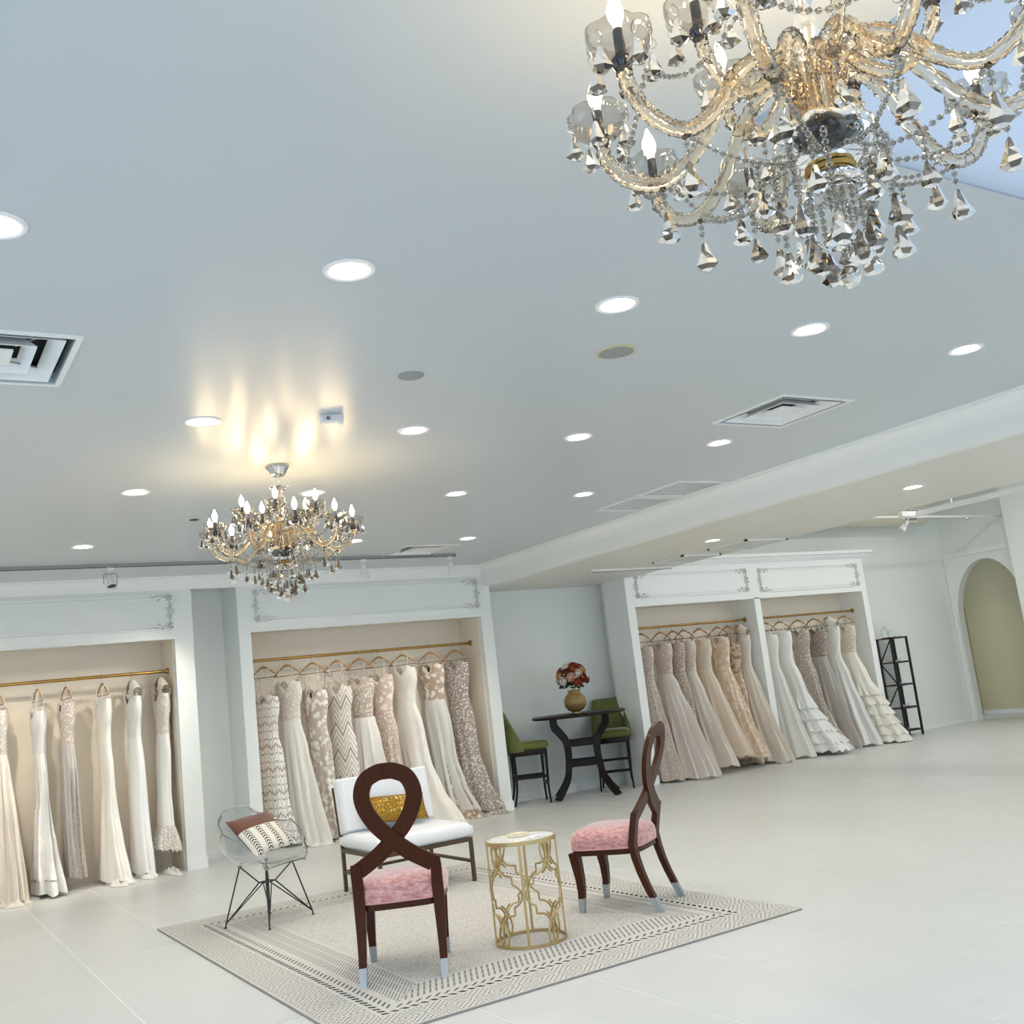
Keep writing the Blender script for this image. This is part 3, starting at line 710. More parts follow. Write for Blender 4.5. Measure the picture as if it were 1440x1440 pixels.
def strand(pts, step=.0155, r=.0062):
    mb = MB(); acc = 0; P = [Vector(p) for p in pts]
    for a, b in zip(P, P[1:]):
        L = (b - a).length; q = acc
        while q < L: bead(mb, a + (b - a) * (q / L), r); q += step
        acc = q - L
    mb.tube(pts, .0009, 4); return mb
def arm_path(kind):
    if kind == 'low': pts = [(.042, -.545), (.046, -.46), (.072, -.405), (.125, -.395), (.19, -.44), (.265, -.535), (.335, -.578), (.405, -.555), (.443, -.500), (.450, -.452)]
    else: pts = [(.030, -.44), (.036, -.40), (.060, -.385), (.105, -.435), (.155, -.462), (.205, -.435), (.236, -.380), (.242, -.335)]
    return smoothpath([(r, 0, z) for r, z in pts], 9)
arm_me = {k: MB().tube(arm_path(k), .0145 if k == 'low' else .0130, 16, twist=300, lobes=4, lobe=.20).mesh('arm', M_ROPE, 80) for k in ('low', 'up')}
swag_me = strand([(.335, 0, -.590), (.27, .01, -.625), (.19, .012, -.642), (.12, .01, -.635), (.075, 0, -.612)], .0165, .0070).mesh('bead_swag', M_BEAD)
def side_swag(R, z, ang, sag):
    return strand([(R * math.cos(ang * q), R * math.sin(ang * q), z - sag * math.sin(PI * q)) for q in [k / 12 for k in range(13)]], .016, .0066)
swag2_me = side_swag(.40, -.462, 2 * PI / 10, .075).mesh('bead_swag', M_BEAD)
hang_me = strand([(0, 0, 0), (0, 0, -.045)], .0165, .0076).mesh('bead_string', M_BEAD)
hook_me = MB().tube([(.012 * math.cos(a), 0, .012 * math.sin(a) + .012) for a in [PI * 2 * k / 14 for k in range(14)]], .0012, 5, closed=True).mesh('wire_ring', M_CHROME)
def chandelier(loc, rz, label, unlit=(), upper=0.0):
    c = thing('chandelier', label, 'chandelier', loc, rz)
    MB().lathe([(.0, -.002), (.072, -.002), (.076, -.010), (.070, -.016), (.046, -.060), (.040, -.068), (.0, -.070)], 10).build('canopy', M_CHROME, c)
    m = MB()
    for k in range(5):
        z = -.072 - k * .016
        m.tube([((.006 * math.cos(a)) * (k % 2), (.006 * math.cos(a)) * (1 - k % 2), z - .009 + .0115 * math.sin(a)) for a in [2 * PI * q / 10 for q in range(10)]], .0018, 5, closed=True)
    m.build('chain', M_CHROME, c, True)
    MB().lathe([(.0, -.148), (.012, -.150), (.058, -.140), (.062, -.146), (.045, -.158), (.022, -.170), (.018, -.178), (.0, -.180)], 28, None, lambda a, z: 1 + (.06 * math.cos(8 * a) if z > -.155 else 0)).build('top_dish', M_ROPE, c, True)
    MB().lathe([(.0, -.178), (.016, -.180), (.030, -.205), (.034, -.225), (.022, -.255), (.015, -.275), (.026, -.305), (.030, -.33), (.020, -.37), (.026, -.405), (.034, -.43), (.024, -.47), (.020, -.53), (.0, -.545)], 20, None, lambda a, z: 1 + .05 * math.cos(10 * a)).build('column', M_ROPE, c, True)
    MB().lathe([(.0, -.532), (.064, -.528), (.096, -.543), (.106, -.565), (.101, -.590), (.076, -.614), (.050, -.626), (.0, -.628)], 32, None, lambda a, z: 1 + (.035 * math.cos(8 * a + 60 * z) if z < -.54 else 0)).build('bowl', glass('smoked_bowl_glass', (.62, .60, .54), .05) if 'bowl_glass' not in _mats else _mats['bowl_glass'], c, True)
    MB().lathe([(.0, -.622), (.047, -.624), (.052, -.632), (.047, -.640), (.0, -.642)], 28).build('neck', M_BRASS, c, True)
    MB().lathe([(.030, -.640), (.046, -.642), (.060, -.660), (.064, -.680), (.058, -.682), (.054, -.664), (.042, -.650), (.030, -.648), (.030, -.640)], 32, None, lambda a, z: 1 + .05 * math.cos(12 * a) * (1 if z < -.655 else 0), caps=False).build('lower_ring', M_CUP, c, True)
    def arm(kind, a, lit=True):
        o = link('arm', arm_me[kind], c, (0, 0, 0), a)
        R, Z = (.450, -.448) if kind == 'low' else (.242, -.331)
        link('cup_collar', collar_me, o, (R, 0, Z)); link('candle_cup', cup_me, o, (R, 0, Z)); link('candle_sleeve', sleeve_me, o, (R, 0, Z))
        link('bulb', bulb_me if lit else bulb_off, o, (R, 0, Z + .066))
        if not lit: link('filament', fil_me, o, (R, 0, Z + .086))
        for k in range(5):
            q = 2 * PI * k / 5 + .3; p = (R + .058 * math.cos(q), .058 * math.sin(q), Z + .036)
            link('wire_ring', hook_me, o, (p[0], p[1], p[2] - .016), q); link('crystal_drop', drop_small, o, (p[0], p[1], p[2] - .022), q)
        if kind == 'low':
            link('bead_string', hang_me, o, (.335, 0, -.592)); link('crystal_drop', drop_me, o, (.335, 0, -.642), a)
            link('bead_swag', swag_me, o); link('bead_swag', swag2_me, o)
            link('bead_string', hang_me, o, (.19, .012, -.648)); link('crystal_drop', drop_small, o, (.19, .012, -.697), a)
        else:
            link('bead_string', hang_me, o, (.155, 0, -.474)); link('crystal_drop', drop_small, o, (.155, 0, -.522), a)
    for k in range(10): arm('low', 2 * PI * k / 10, k not in unlit)
    for k in range(5): arm('up', 2 * PI * k / 5 + upper)
    for k in range(18):
        out_ = k < 10; a = 2 * PI * k / (10 if out_ else 8) + (.2 if out_ else 0); L = (.075 + .040 * (k % 3)) if out_ else (.060 + .035 * (k % 2)); r = .114 if out_ else .056; zt = -.600 if out_ else -.682
        pts = [(-(r - .096) * math.cos(a), -(r - .096) * math.sin(a), .016), (0, 0, 0), (0, 0, -L)] if out_ else [(0, 0, 0), (0, 0, -L)]
        s_ = strand(pts, .0160, .0074).build('bead_strand', M_BEAD, c, loc=(r * math.cos(a), r * math.sin(a), zt))
        link('crystal_drop', drop_me, s_, (0, 0, -L - .008), a)
    strand([(0, 0, -.64), (0, 0, -.835)], .0150, .0058).build('bead_strand', M_BEAD, c)
    MB().lathe([(0, .024), (.011, .021), (.0195, .013), (.023, .002), (.022, -.006), (.016, -.016), (.008, -.022), (0, -.024)], 10).build('crystal_ball', M_CRYSTAL_CLEAR, c, loc=(0, 0, -.862))
    return c
_mats['bowl_glass'] = glass('smoked_bowl_glass', (.10, .10, .09), .05)
chandelier((2.218, 6.222, ZC), math.radians(-99.1), 'crystal rope-arm chandelier over the rug, hung from a chrome canopy', upper=math.radians(-17))
chandelier((1.65, 1.25, ZC), math.radians(26), 'large crystal rope-arm chandelier hanging beside the skylight', unlit=(1,), upper=math.radians(-8))

# ------------------------------------------------------------------ rug and seating
ZR = .0108
r_ = thing('area_rug', 'large grey woven rug with dashed geometric borders', 'rug', ((RUG[0] + RUG[1]) / 2, (RUG[2] + RUG[3]) / 2, 0))
bevelled(MB().box(-hx, hx, -hy, hy, 0, .010), 'pile', M_RUG, r_, .003, 1)
m = MB()
for (a, b) in (((-hx, -hy), (hx, -hy)), ((hx, -hy), (hx, hy)), ((hx, hy), (-hx, hy)), ((-hx, hy), (-hx, -hy))): m.tube([(*a, .005), (*b, .005)], .0052, 6)
m.build('bound_edge', plain('rug_binding', rgb(150, 146, 142), .9), r_)

def ribbon_poly(path, w):
    """left and right edge of a flat ribbon along a 2-D path, w per point"""
    L, R = [], []
    n = len(path)
    for k in range(n):
        t = (Vector(path[min(k + 1, n - 1)]) - Vector(path[max(k - 1, 0)])); t = Vector((t.x, t.y)).normalized(); nn = Vector((-t.y, t.x)); ww = w[k] / 2
        L.append((path[k][0] + nn.x * ww, path[k][1] + nn.y * ww)); R.append((path[k][0] - nn.x * ww, path[k][1] - nn.y * ww))
    return L, R
def back_y(z):
    """rake of the back and splay of the rear legs"""
    if z < .40: return -.13 - .13 * ((.40 - z) / .40) ** 1.6
    return -.13 - .19 * ((z - .40) / .70) ** 1.15
def flat_ribbon(mb, path, w, th, yo=0.0):
    L, R = ribbon_poly(path, w); n = len(path); vs = []; fs = []
    for k in range(n):
        for (u, z) in (L[k], R[k]):
            y = back_y(z) + yo
            vs += [(u, y + th / 2, z), (u, y - th / 2, z)]
    for k in range(n - 1):
        a, b = 4 * k, 4 * k + 4
        fs += [(a, a + 2, b + 2, b), (a + 1, b + 1, b + 3, a + 3), (a, b, b + 1, a + 1), (a + 2, a + 3, b + 3, b + 2)]
    fs += [(0, 1, 3, 2), (4 * n - 4, 4 * n - 2, 4 * n - 1, 4 * n - 3)]
    mb.add(vs, fs)
def ribbon_chair(loc, ang, label):
    c = thing('ribbon_back_chair', label, 'chair', (*loc, ZR), ang, 'pink velvet ribbon-back chairs on the rug')
    loop = smoothpath([(-.200, .560, 0), (-.150, .590, 0), (-.075, .640, 0), (.0, .708, 0), (.075, .790, 0), (.125, .880, 0), (.138, .960, 0), (.108, 1.035, 0), (.045, 1.070, 0), (0, 1.074, 0),
                       (-.045, 1.070, 0), (-.108, 1.035, 0), (-.138, .960, 0), (-.125, .880, 0), (-.075, .790, 0), (0, .708, 0), (.075, .640, 0), (.150, .590, 0), (.200, .560, 0)], 6)
    path = [(p[0], p[1]) for p in loop]; n = len(path)
    mb = MB(); h = n * 10 // 19
    flat_ribbon(mb, path[:h], [.086] * h, .030, .004); flat_ribbon(mb, path[h - 1:], [.086] * (n - h + 1), .030, -.004)
    mb.build('ribbon_back', M_MAHOG, c, 30)
    for s_ in (-1, 1):
        zz = [ .0, .08, .16, .24, .32, .40, .48, .54, .595]
        path2 = [(s_ * (.212 if z < .5 else .212 + .002), z) for z in zz]
        w = [.034, .038, .043, .050, .058, .062, .060, .058, .050]
        lg = MB(); flat_ribbon(lg, path2[1:], w[1:], .040); o = lg.build('rear_post', M_MAHOG, c, 30)
        cap = MB(); flat_ribbon(cap, [(s_ * .212, z) for z in (0, .04, .085)], [.035, .037, .0395], .042); cap.build('leg_cap', M_STEEL, o)
        # front leg, sabre taper
        fl = MB(); vs = []; fs = []
        prof = [(.36, .062, .272), (.28, .056, .262), (.20, .048, .252), (.12, .041, .251), (.075, .038, .256)]
        for z, ww, yy in prof:
            for a, b in ((-1, -1), (1, -1), (1, 1), (-1, 1)): vs.append((s_ * .208 + a * ww / 2, yy + b * ww / 2, z))
        for k in range(len(prof) - 1):
            for q in range(4): fs.append((4 * k + q, 4 * k + (q + 1) % 4, 4 * k + 4 + (q + 1) % 4, 4 * k + 4 + q))
        fs += [(0, 3, 2, 1), tuple(len(vs) - 4 + q for q in range(4))]
        fl.add(vs, fs); o = fl.build('leg', M_MAHOG, c)
        cp = MB(); vs = [(s_ * .208 + a * ww / 2, yy + b * ww / 2, z) for z, ww, yy in ((.085, .041, .255), (0, .033, .262)) for a, b in ((-1, -1), (1, -1), (1, 1), (-1, 1))]
        cp.add(vs, [(0, 3, 2, 1), (4, 5, 6, 7)] + [(q, (q + 1) % 4, 4 + (q + 1) % 4, 4 + q) for q in range(4)]); cp.build('leg_cap', M_STEEL, o)
    def plan(a, k):   # rounded trapezoid, wider at the front
        ca, sa = math.cos(a), math.sin(a); e = .42
        x = math.copysign(abs(ca) ** e, ca); y = math.copysign(abs(sa) ** e, sa)
        return (x * (.243 + .022 * y) * k, .070 + y * .232 * k)
    ring = [2 * PI * q / 48 for q in range(48)]
    mb = MB().prism([plan(a, .985) for a in ring], .345, .378); mb.build('seat_rail', M_MAHOG, c, 30)
    seat = MB(); rows = [(.378, 1.0), (.395, 1.022), (.425, 1.03), (.455, 1.012), (.478, .95), (.494, .83), (.503, .62), (.507, .35), (.508, .05)]
    vs = [(*plan(a, k), z) for z, k in rows for a in ring]; fs = []
    for j in range(len(rows) - 1):
        for i in range(48): fs.append((j * 48 + i, j * 48 + (i + 1) % 48, (j + 1) * 48 + (i + 1) % 48, (j + 1) * 48 + i))
    fs.append(tuple((len(rows) - 1) * 48 + i for i in range(48))); fs.append(tuple(47 - i for i in range(48)))
    seat.add(vs, fs).build('seat_cushion', M_VELVET, c, 60)
    MB().tube([(*plan(a, 1.008), .383) for a in ring], .0052, 6, closed=True).build('piping', M_PINKPIPE, c, True)
    return c
def face(gx, gy):   # rotation whose local +y points along (gx, gy)
    return math.atan2(gy, gx) - PI / 2
ribbon_chair((2.455, 5.43), face(.49, .872), 'pink velvet ribbon-back chair with its back loop before the white slipper chair')
ribbon_chair((4.09, 5.524), face(-.529, .849), 'pink velvet ribbon-back chair beside the gold drum table, its loop before the gowns')

# slipper chair
sx0, sx1, sy0, sy1 = 3.165, 3.97, 7.345, 8.08
c = thing('slipper_chair', 'armless white upholstered slipper chair on a bronze bar frame', 'chair', ((sx0 + sx1) / 2, (sy0 + sy1) / 2, ZR)); a, b = (sx1 - sx0) / 2, (sy1 - sy0) / 2
q = .026
for s_ in (-1, 1):
    MB().bar((s_ * (a - q / 2), -b + q / 2, 0), (s_ * (a - q / 2), -b + q / 2, .33), q).build('leg', M_BRONZE, c)
    MB().bar((s_ * (a - q / 2), b - q / 2, 0), (s_ * (a - q / 2), b - q / 2, .33), q).build('leg', M_BRONZE, c)
    MB().bar((s_ * (a - q / 2), -b + q, .315), (s_ * (a - q / 2), b - q, .315), q, .03).build('rail', M_BRONZE, c)
    MB().bar((s_ * (a - q / 2), -b + q, .15), (s_ * (a - q / 2), b - q, .15), .022, .022).build('stretcher', M_BRONZE, c)
    MB().bar((s_ * (a - q / 2), b - q / 2, .33), (s_ * (a - q / 2), b + .085, .80), q).build('back_post', M_BRONZE, c)
for y in (-b + q / 2, b - q / 2): MB().bar((-a + q, y, .315), (a - q, y, .315), q, .03).build('rail', M_BRONZE, c)
MB().bar((-a + q, b - q / 2, .15), (a - q, b - q / 2, .15), .022).build('stretcher', M_BRONZE, c)
def cushion(hx_, hy_, hz_, nx=24, ny=24, tuft=None, edge=.16, M=None):
    mb = MB()
    def top(sgn):
        def fn(u, v):
            x = (u * 2 - 1); y = (v * 2 - 1)
            ex_ = 1 - max(0, (abs(x) - (1 - edge)) / edge) ** 2.6 * .55; ey_ = 1 - max(0, (abs(y) - (1 - edge)) / edge) ** 2.6 * .55
            h = hz_ * min(ex_, ey_)
            if tuft and sgn > 0: h -= tuft(x, y)
            return (x * hx_, y * hy_, sgn * h)
        return fn
    mb.grid(top(1), nx, ny, M=M); n0 = len(mb.v)
    mb.grid(top(-1), nx, ny, M=M)
    mb.f[-(nx - 1) * (ny - 1):] = [tuple(reversed(f)) for f in mb.f[-(nx - 1) * (ny - 1):]]
    o1 = n0 - nx * ny; o2 = n0
    rim = [i for i in range(nx)] + [j * nx + nx - 1 for j in range(1, ny)] + [(ny - 1) * nx + i for i in range(nx - 2, -1, -1)] + [j * nx for j in range(ny - 2, 0, -1)]
    for k in range(len(rim)):
        i, j = rim[k], rim[(k + 1) % len(rim)]; mb.f.append((o1 + j, o1 + i, o2 + i, o2 + j))
    return mb
def tuft_fn(x, y):
    g = lambda p, c_: math.exp(-((p - c_) / .035) ** 2)
    return .012 * max(g(x, -.33), g(x, .33), g(y, 0))
cushion(a + .005, b + .01, .058, edge=.07, M=Matrix.Translation((0, -.005, .388))).build('seat_cushion', M_WHITEFAB, c, 60)
cushion(a + .003, .215, .07, 40, 24, tuft_fn, edge=.09, M=Matrix.Translation((0, b - .02, .655)) @ Matrix.Rotation(math.radians(80), 4, 'X')).build('back_cushion', M_WHITEFAB, c, 60)
m = MB()
for s_ in (-1, 1):
    yy = s_ * (b + .004) - .005
    m.tube([(-a, yy, .416), (a, yy, .416)], .0035, 6); m.tube([(s_ * a, -b - .009, .416), (s_ * a, b, .416)], .0035, 6)
m.build('piping', M_WHITEFAB, c)
def pillow(name, label, cat, mat, w, h, th, M, extra=None):
    p = thing(name, label, cat, M.translation); R = M.to_3x3().to_4x4()
    mb = MB()
    def side(sg):
        def fn(u, v):
            x, y = u * 2 - 1, v * 2 - 1
            k = (1 - abs(x) ** 2.6) ** .5 * (1 - abs(y) ** 2.6) ** .5
            pin = 1 - .07 * (abs(x) ** 2) * (1 - abs(y)) * 0; sag = .045
            return (x * w * (1 - sag * (1 - abs(y) ** 2) * abs(x)), sg * th * k, y * h * (1 - sag * (1 - abs(x) ** 2) * abs(y)))
        return fn
    mb.grid(side(-1), 26, 26); mb.grid(side(1), 26, 26)
    mb.f[-625:] = [tuple(reversed(f)) for f in mb.f[-625:]]
    if extra:
        extra(p, mb, R)
    else:
        o = mb.build('cover', mat, p, 60); o.matrix_local = R
    return p
def gold_marks(p, mb, R):
    o = mb.build('cover', M_GOLDPIL, p, 60); o.matrix_local = R
    rnd = random.Random(5); s_ = MB()
    for row, zz in ((0, .055), (1, .01), (2, -.035)):     # scattered rows of brighter sequins
        x = -.20
        while x < .20:
            if rnd.random() < .62:
                for k in range(rnd.randint(2, 5)):
                    xx = x + rnd.uniform(0, .02); z2 = zz + rnd.uniform(-.016, .016)
                    kk = (1 - abs(xx / .27) ** 2.6) ** .5 * (1 - abs(z2 / .115) ** 2.6) ** .5
                    s_.ellipsoid((xx, -.062 * kk - .001, z2), .0042, .0012, .0042, 6, 4)
            x += rnd.uniform(.018, .034)
    o = s_.build('sequin_motif', M_SEQUIN, p, True); o.matrix_local = R; o['kind'] = 'stuff'
pillow('throw_pillow', 'gold sequin lumbar pillow lying on the white slipper chair', 'pillow', M_GOLDPIL, .27, .115, .062,
       Matrix.Translation((3.575, 7.865, .592 + ZR)) @ Matrix.Rotation(math.radians(-30), 4, 'X') @ Matrix.Rotation(math.radians(4), 4, 'Y'), gold_marks)

# gold drum table
TR, TH = .207, .575
c = thing('drum_side_table', 'round gold metal drum table with fretwork sides and white top', 'side table', (3.196, 5.333, ZR), math.radians(-125))
MB().lathe([(TR - .012, TH - .022), (TR, TH - .022), (TR, TH), (TR - .008, TH), (TR - .008, TH - .006), (TR - .012, TH - .006), (TR - .012, TH - .022)], 64, caps=False).build('top_ring', M_BRASSL, c, True)
mm = MB(); prof = [(TR - .010, .0), (TR, .0), (TR, .016), (TR - .010, .016), (TR - .010, .0)]; mm.lathe(prof, 64, caps=False); mm.build('base_ring', M_BRASSL, c, True)
MB().lathe([(.0, TH - .016), (TR - .009, TH - .016), (TR - .009, TH - .002), (.0, TH - .002)], 64).build('marble_top', M_MARBLE, c, True)
for k in range(4):
    for dd in (0,):
        a = k * PI / 2 + dd; p = ((TR - .006) * math.cos(a), (TR - .006) * math.sin(a))
        MB().bar((*p, .012), (*p, TH - .02), .015, .010, up=(math.cos(a), math.sin(a), 0)).build('post', M_BRASSL, c)
fret = [(.60, .69), (.50, .745), (.42, .83), (.385, .92), (.41, .985), (.46, .985), (.50, .92), (.49, .83), (.42, .745), (.32, .70), (.20, .69)]
fret2 = [(.20, .69), (.195, .61)]
fret3 = [(.195, .61), (.125, .59), (.06, .545), (.035, .50)]
for k in range(4):
    for vv in (0, 1):
        for mir in (0, 1):
            mb = MB()
            for seg, nn in ((fret, 6), (fret2, 2), (fret3, 6)):
                P = smoothpath([(u, v, 0) for u, v in seg], nn) if nn > 2 else [Vector((u, v, 0)) for u, v in seg]
                pts = []
                for p in P:
                    a = (k + (p[0] if mir == 0 else 1 - p[0])) * PI / 2; z = (p[1] if vv == 0 else 1 - p[1]) * (TH - .03) + .012; rr = TR - .006 - .004 * mir
                    pts.append((rr * math.cos(a), rr * math.sin(a), z))
                mb.tube(pts, .0062, 6)
            mb.build('fretwork', M_BRASSL, c, True)
d = thing('trinket_dish', 'small oval cream dish lying on the drum table', 'dish', (3.20, 5.37, ZR + TH - .002), math.radians(-35))
MB().lathe([(.0, 0), (.050, 0), (.062, .010), (.066, .020), (.062, .021), (.056, .013), (.0, .008)], 32, Matrix.Diagonal((1.05, .62, 1, 1))).build('bowl', M_CREAM, d, True)
MB().lathe([(.066, .0195), (.068, .021), (.066, .0225), (.062, .0215)], 32, Matrix.Diagonal((1.05, .62, 1, 1)), caps=False).build('rim', M_BRASSL, d, True)
d = thing('paper_card', 'small white card lying beside the oval dish on the drum table', 'card', (3.265, 5.285, ZR + TH - .002), math.radians(20))
MB().box(-.05, .05, -.03, .03, 0, .002).build('sheet', M_WHITEFAB, d)

# clear shell armchair on a wire base
c = thing('shell_armchair', 'clear plastic shell armchair on a black wire tower base', 'chair', (2.385, 7.555, ZR), face(.447, -.894))
def shell(u, v, off=0.0):
    """u -1..1 across, v 0 front lip .. 1 top of the back"""
    cl = [(0, .235, .405), (.18, .20, .418), (.38, .06, .402), (.55, -.10, .420), (.68, -.195, .500), (.84, -.245, .640), (1.0, -.285, .800)]
    wd = [(0, .19), (.18, .235), (.38, .285), (.55, .315), (.68, .315), (.84, .270), (.95, .215), (1.0, .15)]
    rs = [(0, -.018), (.18, .045), (.38, .185), (.55, .235), (.68, .150), (.84, .030), (1.0, -.055)]
    fw = [(0, -.045), (.18, -.02), (.38, 0), (.55, .05), (.68, .12), (.84, .105), (1.0, .03)]
    def ip(tab, k):
        for m_ in range(len(tab) - 1):
            p, q2 = tab[m_], tab[m_ + 1]
            if v <= q2[0] + 1e-9:
                L = q2[0] - p[0]; s_ = (v - p[0]) / L; a0, b0 = tab[max(m_ - 1, 0)], tab[min(m_ + 2, len(tab) - 1)]; out = []
                for i in range(1, len(p)):
                    d0 = (q2[i] - a0[i]) / (q2[0] - a0[0]); d1 = (b0[i] - p[i]) / (b0[0] - p[0])
                    out.append((2 * s_ ** 3 - 3 * s_ ** 2 + 1) * p[i] + (s_ ** 3 - 2 * s_ ** 2 + s_) * L * d0 + (3 * s_ ** 2 - 2 * s_ ** 3) * q2[i] + (s_ ** 3 - s_ ** 2) * L * d1)
                return tuple(out)
        return tab[-1][1:]
    y, z = ip(cl, 0); w = ip(wd, 0)[0]; r = ip(rs, 0)[0]; fwd_ = ip(fw, 0)[0]
    au = abs(u)
    x = w * math.copysign(math.sin(min(1, au * 1.02) * PI / 2) ** .92, u) + math.copysign(.020 * au ** 6, u) * (1 if .25 < v < .75 else 0)
    return Vector((x, y + fwd_ * au ** 2.2, z + r * au ** 2.6))
NU, NV = 41, 45
vs1 = [shell(-1 + 2 * i / (NU - 1), j / (NV - 1)) for j in range(NV) for i in range(NU)]
nrm = []
for j in range(NV):
    for i in range(NU):
        du = vs1[j * NU + min(i + 1, NU - 1)] - vs1[j * NU + max(i - 1, 0)]; dv = vs1[min(j + 1, NV - 1) * NU + i] - vs1[max(j - 1, 0) * NU + i]
        n_ = du.cross(dv); nrm.append(n_.normalized() if n_.length > 0 else Vector((0, 0, 1)))
mb = MB(); T_ = .0045
vs2 = [p - n_ * T_ for p, n_ in zip(vs1, nrm)]
fs = []
for j in range(NV - 1):
    for i in range(NU - 1):
        k = j * NU + i; fs.append((k, k + 1, k + NU + 1, k + NU)); o2 = NU * NV; fs.append((o2 + k, o2 + k + NU, o2 + k + NU + 1, o2 + k + 1))
rim = [i for i in range(NU)] + [j * NU + NU - 1 for j in range(1, NV)] + [(NV - 1) * NU + i for i in range(NU - 2, -1, -1)] + [j * NU for j in range(NV - 2, 0, -1)]
for k in range(len(rim)):
    i, j = rim[k], rim[(k + 1) % len(rim)]; fs.append((i, NU * NV + i, NU * NV + j, j))
mb.add(vs1 + vs2, fs).build('shell', M_POLY, c, 60)
MB().tube([vs1[i] - nrm[i] * T_ / 2 for i in rim], .0052, 8, closed=True).build('rolled_edge', M_POLY, c, True)
feet = [(-.215, .215), (.215, .215), (.215, -.215), (-.215, -.215)]
tops = [(-.13, .13, .392), (.13, .13, .392), (.13, -.13, .400), (-.13, -.13, .400)]
nodes = [(-.045, 0, .275), (.045, 0, .275)]
for k in range(4):
    fx, fy = feet[k]; tx, ty, tz = tops[k]; nd = nodes[0 if fx < 0 else 1]
    m = MB(); jx, jy, jz = fx * .985, fy * .985, .03
    m.tube([(fx, fy, .004), (jx, jy, jz), (tx, ty, tz)], .0055, 7); m.tube([(jx, jy, jz), (nd[0], fy * .16, nd[2])], .0050, 7); m.tube([(nd[0], fy * .16, nd[2]), (tx, ty, tz)], .0050, 7)
    m.tube([(jx, jy, jz), (nd[0] * -.2, fy * .16, nd[2])], .0042, 6)
    o = m.build('leg', M_BLACK, c, True); MB().lathe([(.0, 0), (.012, 0), (.010, .006), (.0, .008)], 12).build('foot', M_BLACK, o, True, (fx, fy, 0))
    MB().lathe([(.0, 0), (.016, 0), (.016, .010), (.0, .010)], 12).build('shock_mount', M_GREYMET, c, True, (tx, ty, tz - .004))
m = MB()
for s_ in (-1, 1): m.tube([(-.05, s_ * .034, .275), (.05, s_ * .034, .275)], .0048, 7); m.tube([(s_ * .045, -.034, .275), (s_ * .045, .034, .275)], .0048, 7)
m.build('brace', M_BLACK, c, True)
gx, gy = .447, -.894
PM = Matrix.Translation((2.385 - gx * .025, 7.555 - gy * .025, ZR + .612)) @ Matrix.Rotation(face(gx, gy) + PI, 4, 'Z') @ Matrix.Rotation(math.radians(-47), 4, 'X') @ Matrix.Rotation(math.radians(-3), 4, 'Y')
def two_tone(p, mb, R):
    fs = mb.f; up_ = MB(); up_.v = mb.v; up_.f = [f for f in fs if sum(mb.v[i][2] for i in f) / len(f) > .035]
    lo_ = MB(); lo_.v = mb.v; lo_.f = [f for f in fs if sum(mb.v[i][2] for i in f) / len(f) <= .035]
    o = up_.build('suede_half', M_TANLEATHER, p, 60); o.matrix_local = R; o = lo_.build('printed_half', M_PRINT, p, 60); o.matrix_local = R
pillow('throw_pillow', 'square pillow, brown suede above black-on-white print, in the clear armchair', 'pillow', None, .215, .180, .052, PM, two_tone)

# high table, bar chairs, vase and bouquet in the alcove
HC = Vector((7.70, 11.06)); los = Vector((.571, .821)); lat = Vector((.821, -.571))
c = thing('pub_table', 'round dark wood pub table with S-shaped legs in the alcove', 'table', (HC.x, HC.y, 0), math.atan2(lat.y, lat.x))
MB().lathe([(.0, 1.008), (.585, 1.008), (.605, 1.016), (.605, 1.034), (.59, 1.045), (.0, 1.045)], 72).build('table_top', M_ESPRESSO, c, 40)
for sx_ in (-1, 1):
    for sy_ in (-1, 1):
        P = smoothpath([(.39, 0, 0), (.30, .12, 0), (.225, .26, 0), (.195, .43, 0), (.185, .58, 0), (.205, .72, 0), (.27, .82, 0), (.325, .90, 0), (.335, 1.008, 0)], 5)
        L, R = ribbon_poly([(p[0], p[1]) for p in P], [.085] * len(P)); th = .052; yc = sy_ * .20; vs = []; fs = []
        for k in range(len(P)):
            for (u, z) in (L[k], R[k]):
                z = max(0, min(1.008, z)); f_ = .75 + .5 * abs(u - .19) / .2
                vs += [(sx_ * u, yc * f_ - th / 2, z), (sx_ * u, yc * f_ + th / 2, z)]
        for k in range(len(P) - 1):
            a, b = 4 * k, 4 * k + 4; fs += [(a, a + 2, b + 2, b), (a + 1, b + 1, b + 3, a + 3), (a, b, b + 1, a + 1), (a + 2, a + 3, b + 3, b + 2)]
        fs += [(0, 1, 3, 2), (len(vs) - 4, len(vs) - 2, len(vs) - 1, len(vs) - 3)]
        MB().add(vs, fs).build('leg', M_ESPRESSO, c, 40)
for z in (.43, .68):
    for sy_ in (-1, 1): MB().box(-.19, .19, sy_ * .155 - .018, sy_ * .155 + .018, z - .04, z + .04).build('stretcher', M_ESPRESSO, c)
    for sx_ in (-1, 1): MB().box(sx_ * .19 - .018, sx_ * .19 + .018, -.155, .155, z - .03, z + .03).build('stretcher', M_ESPRESSO, c)

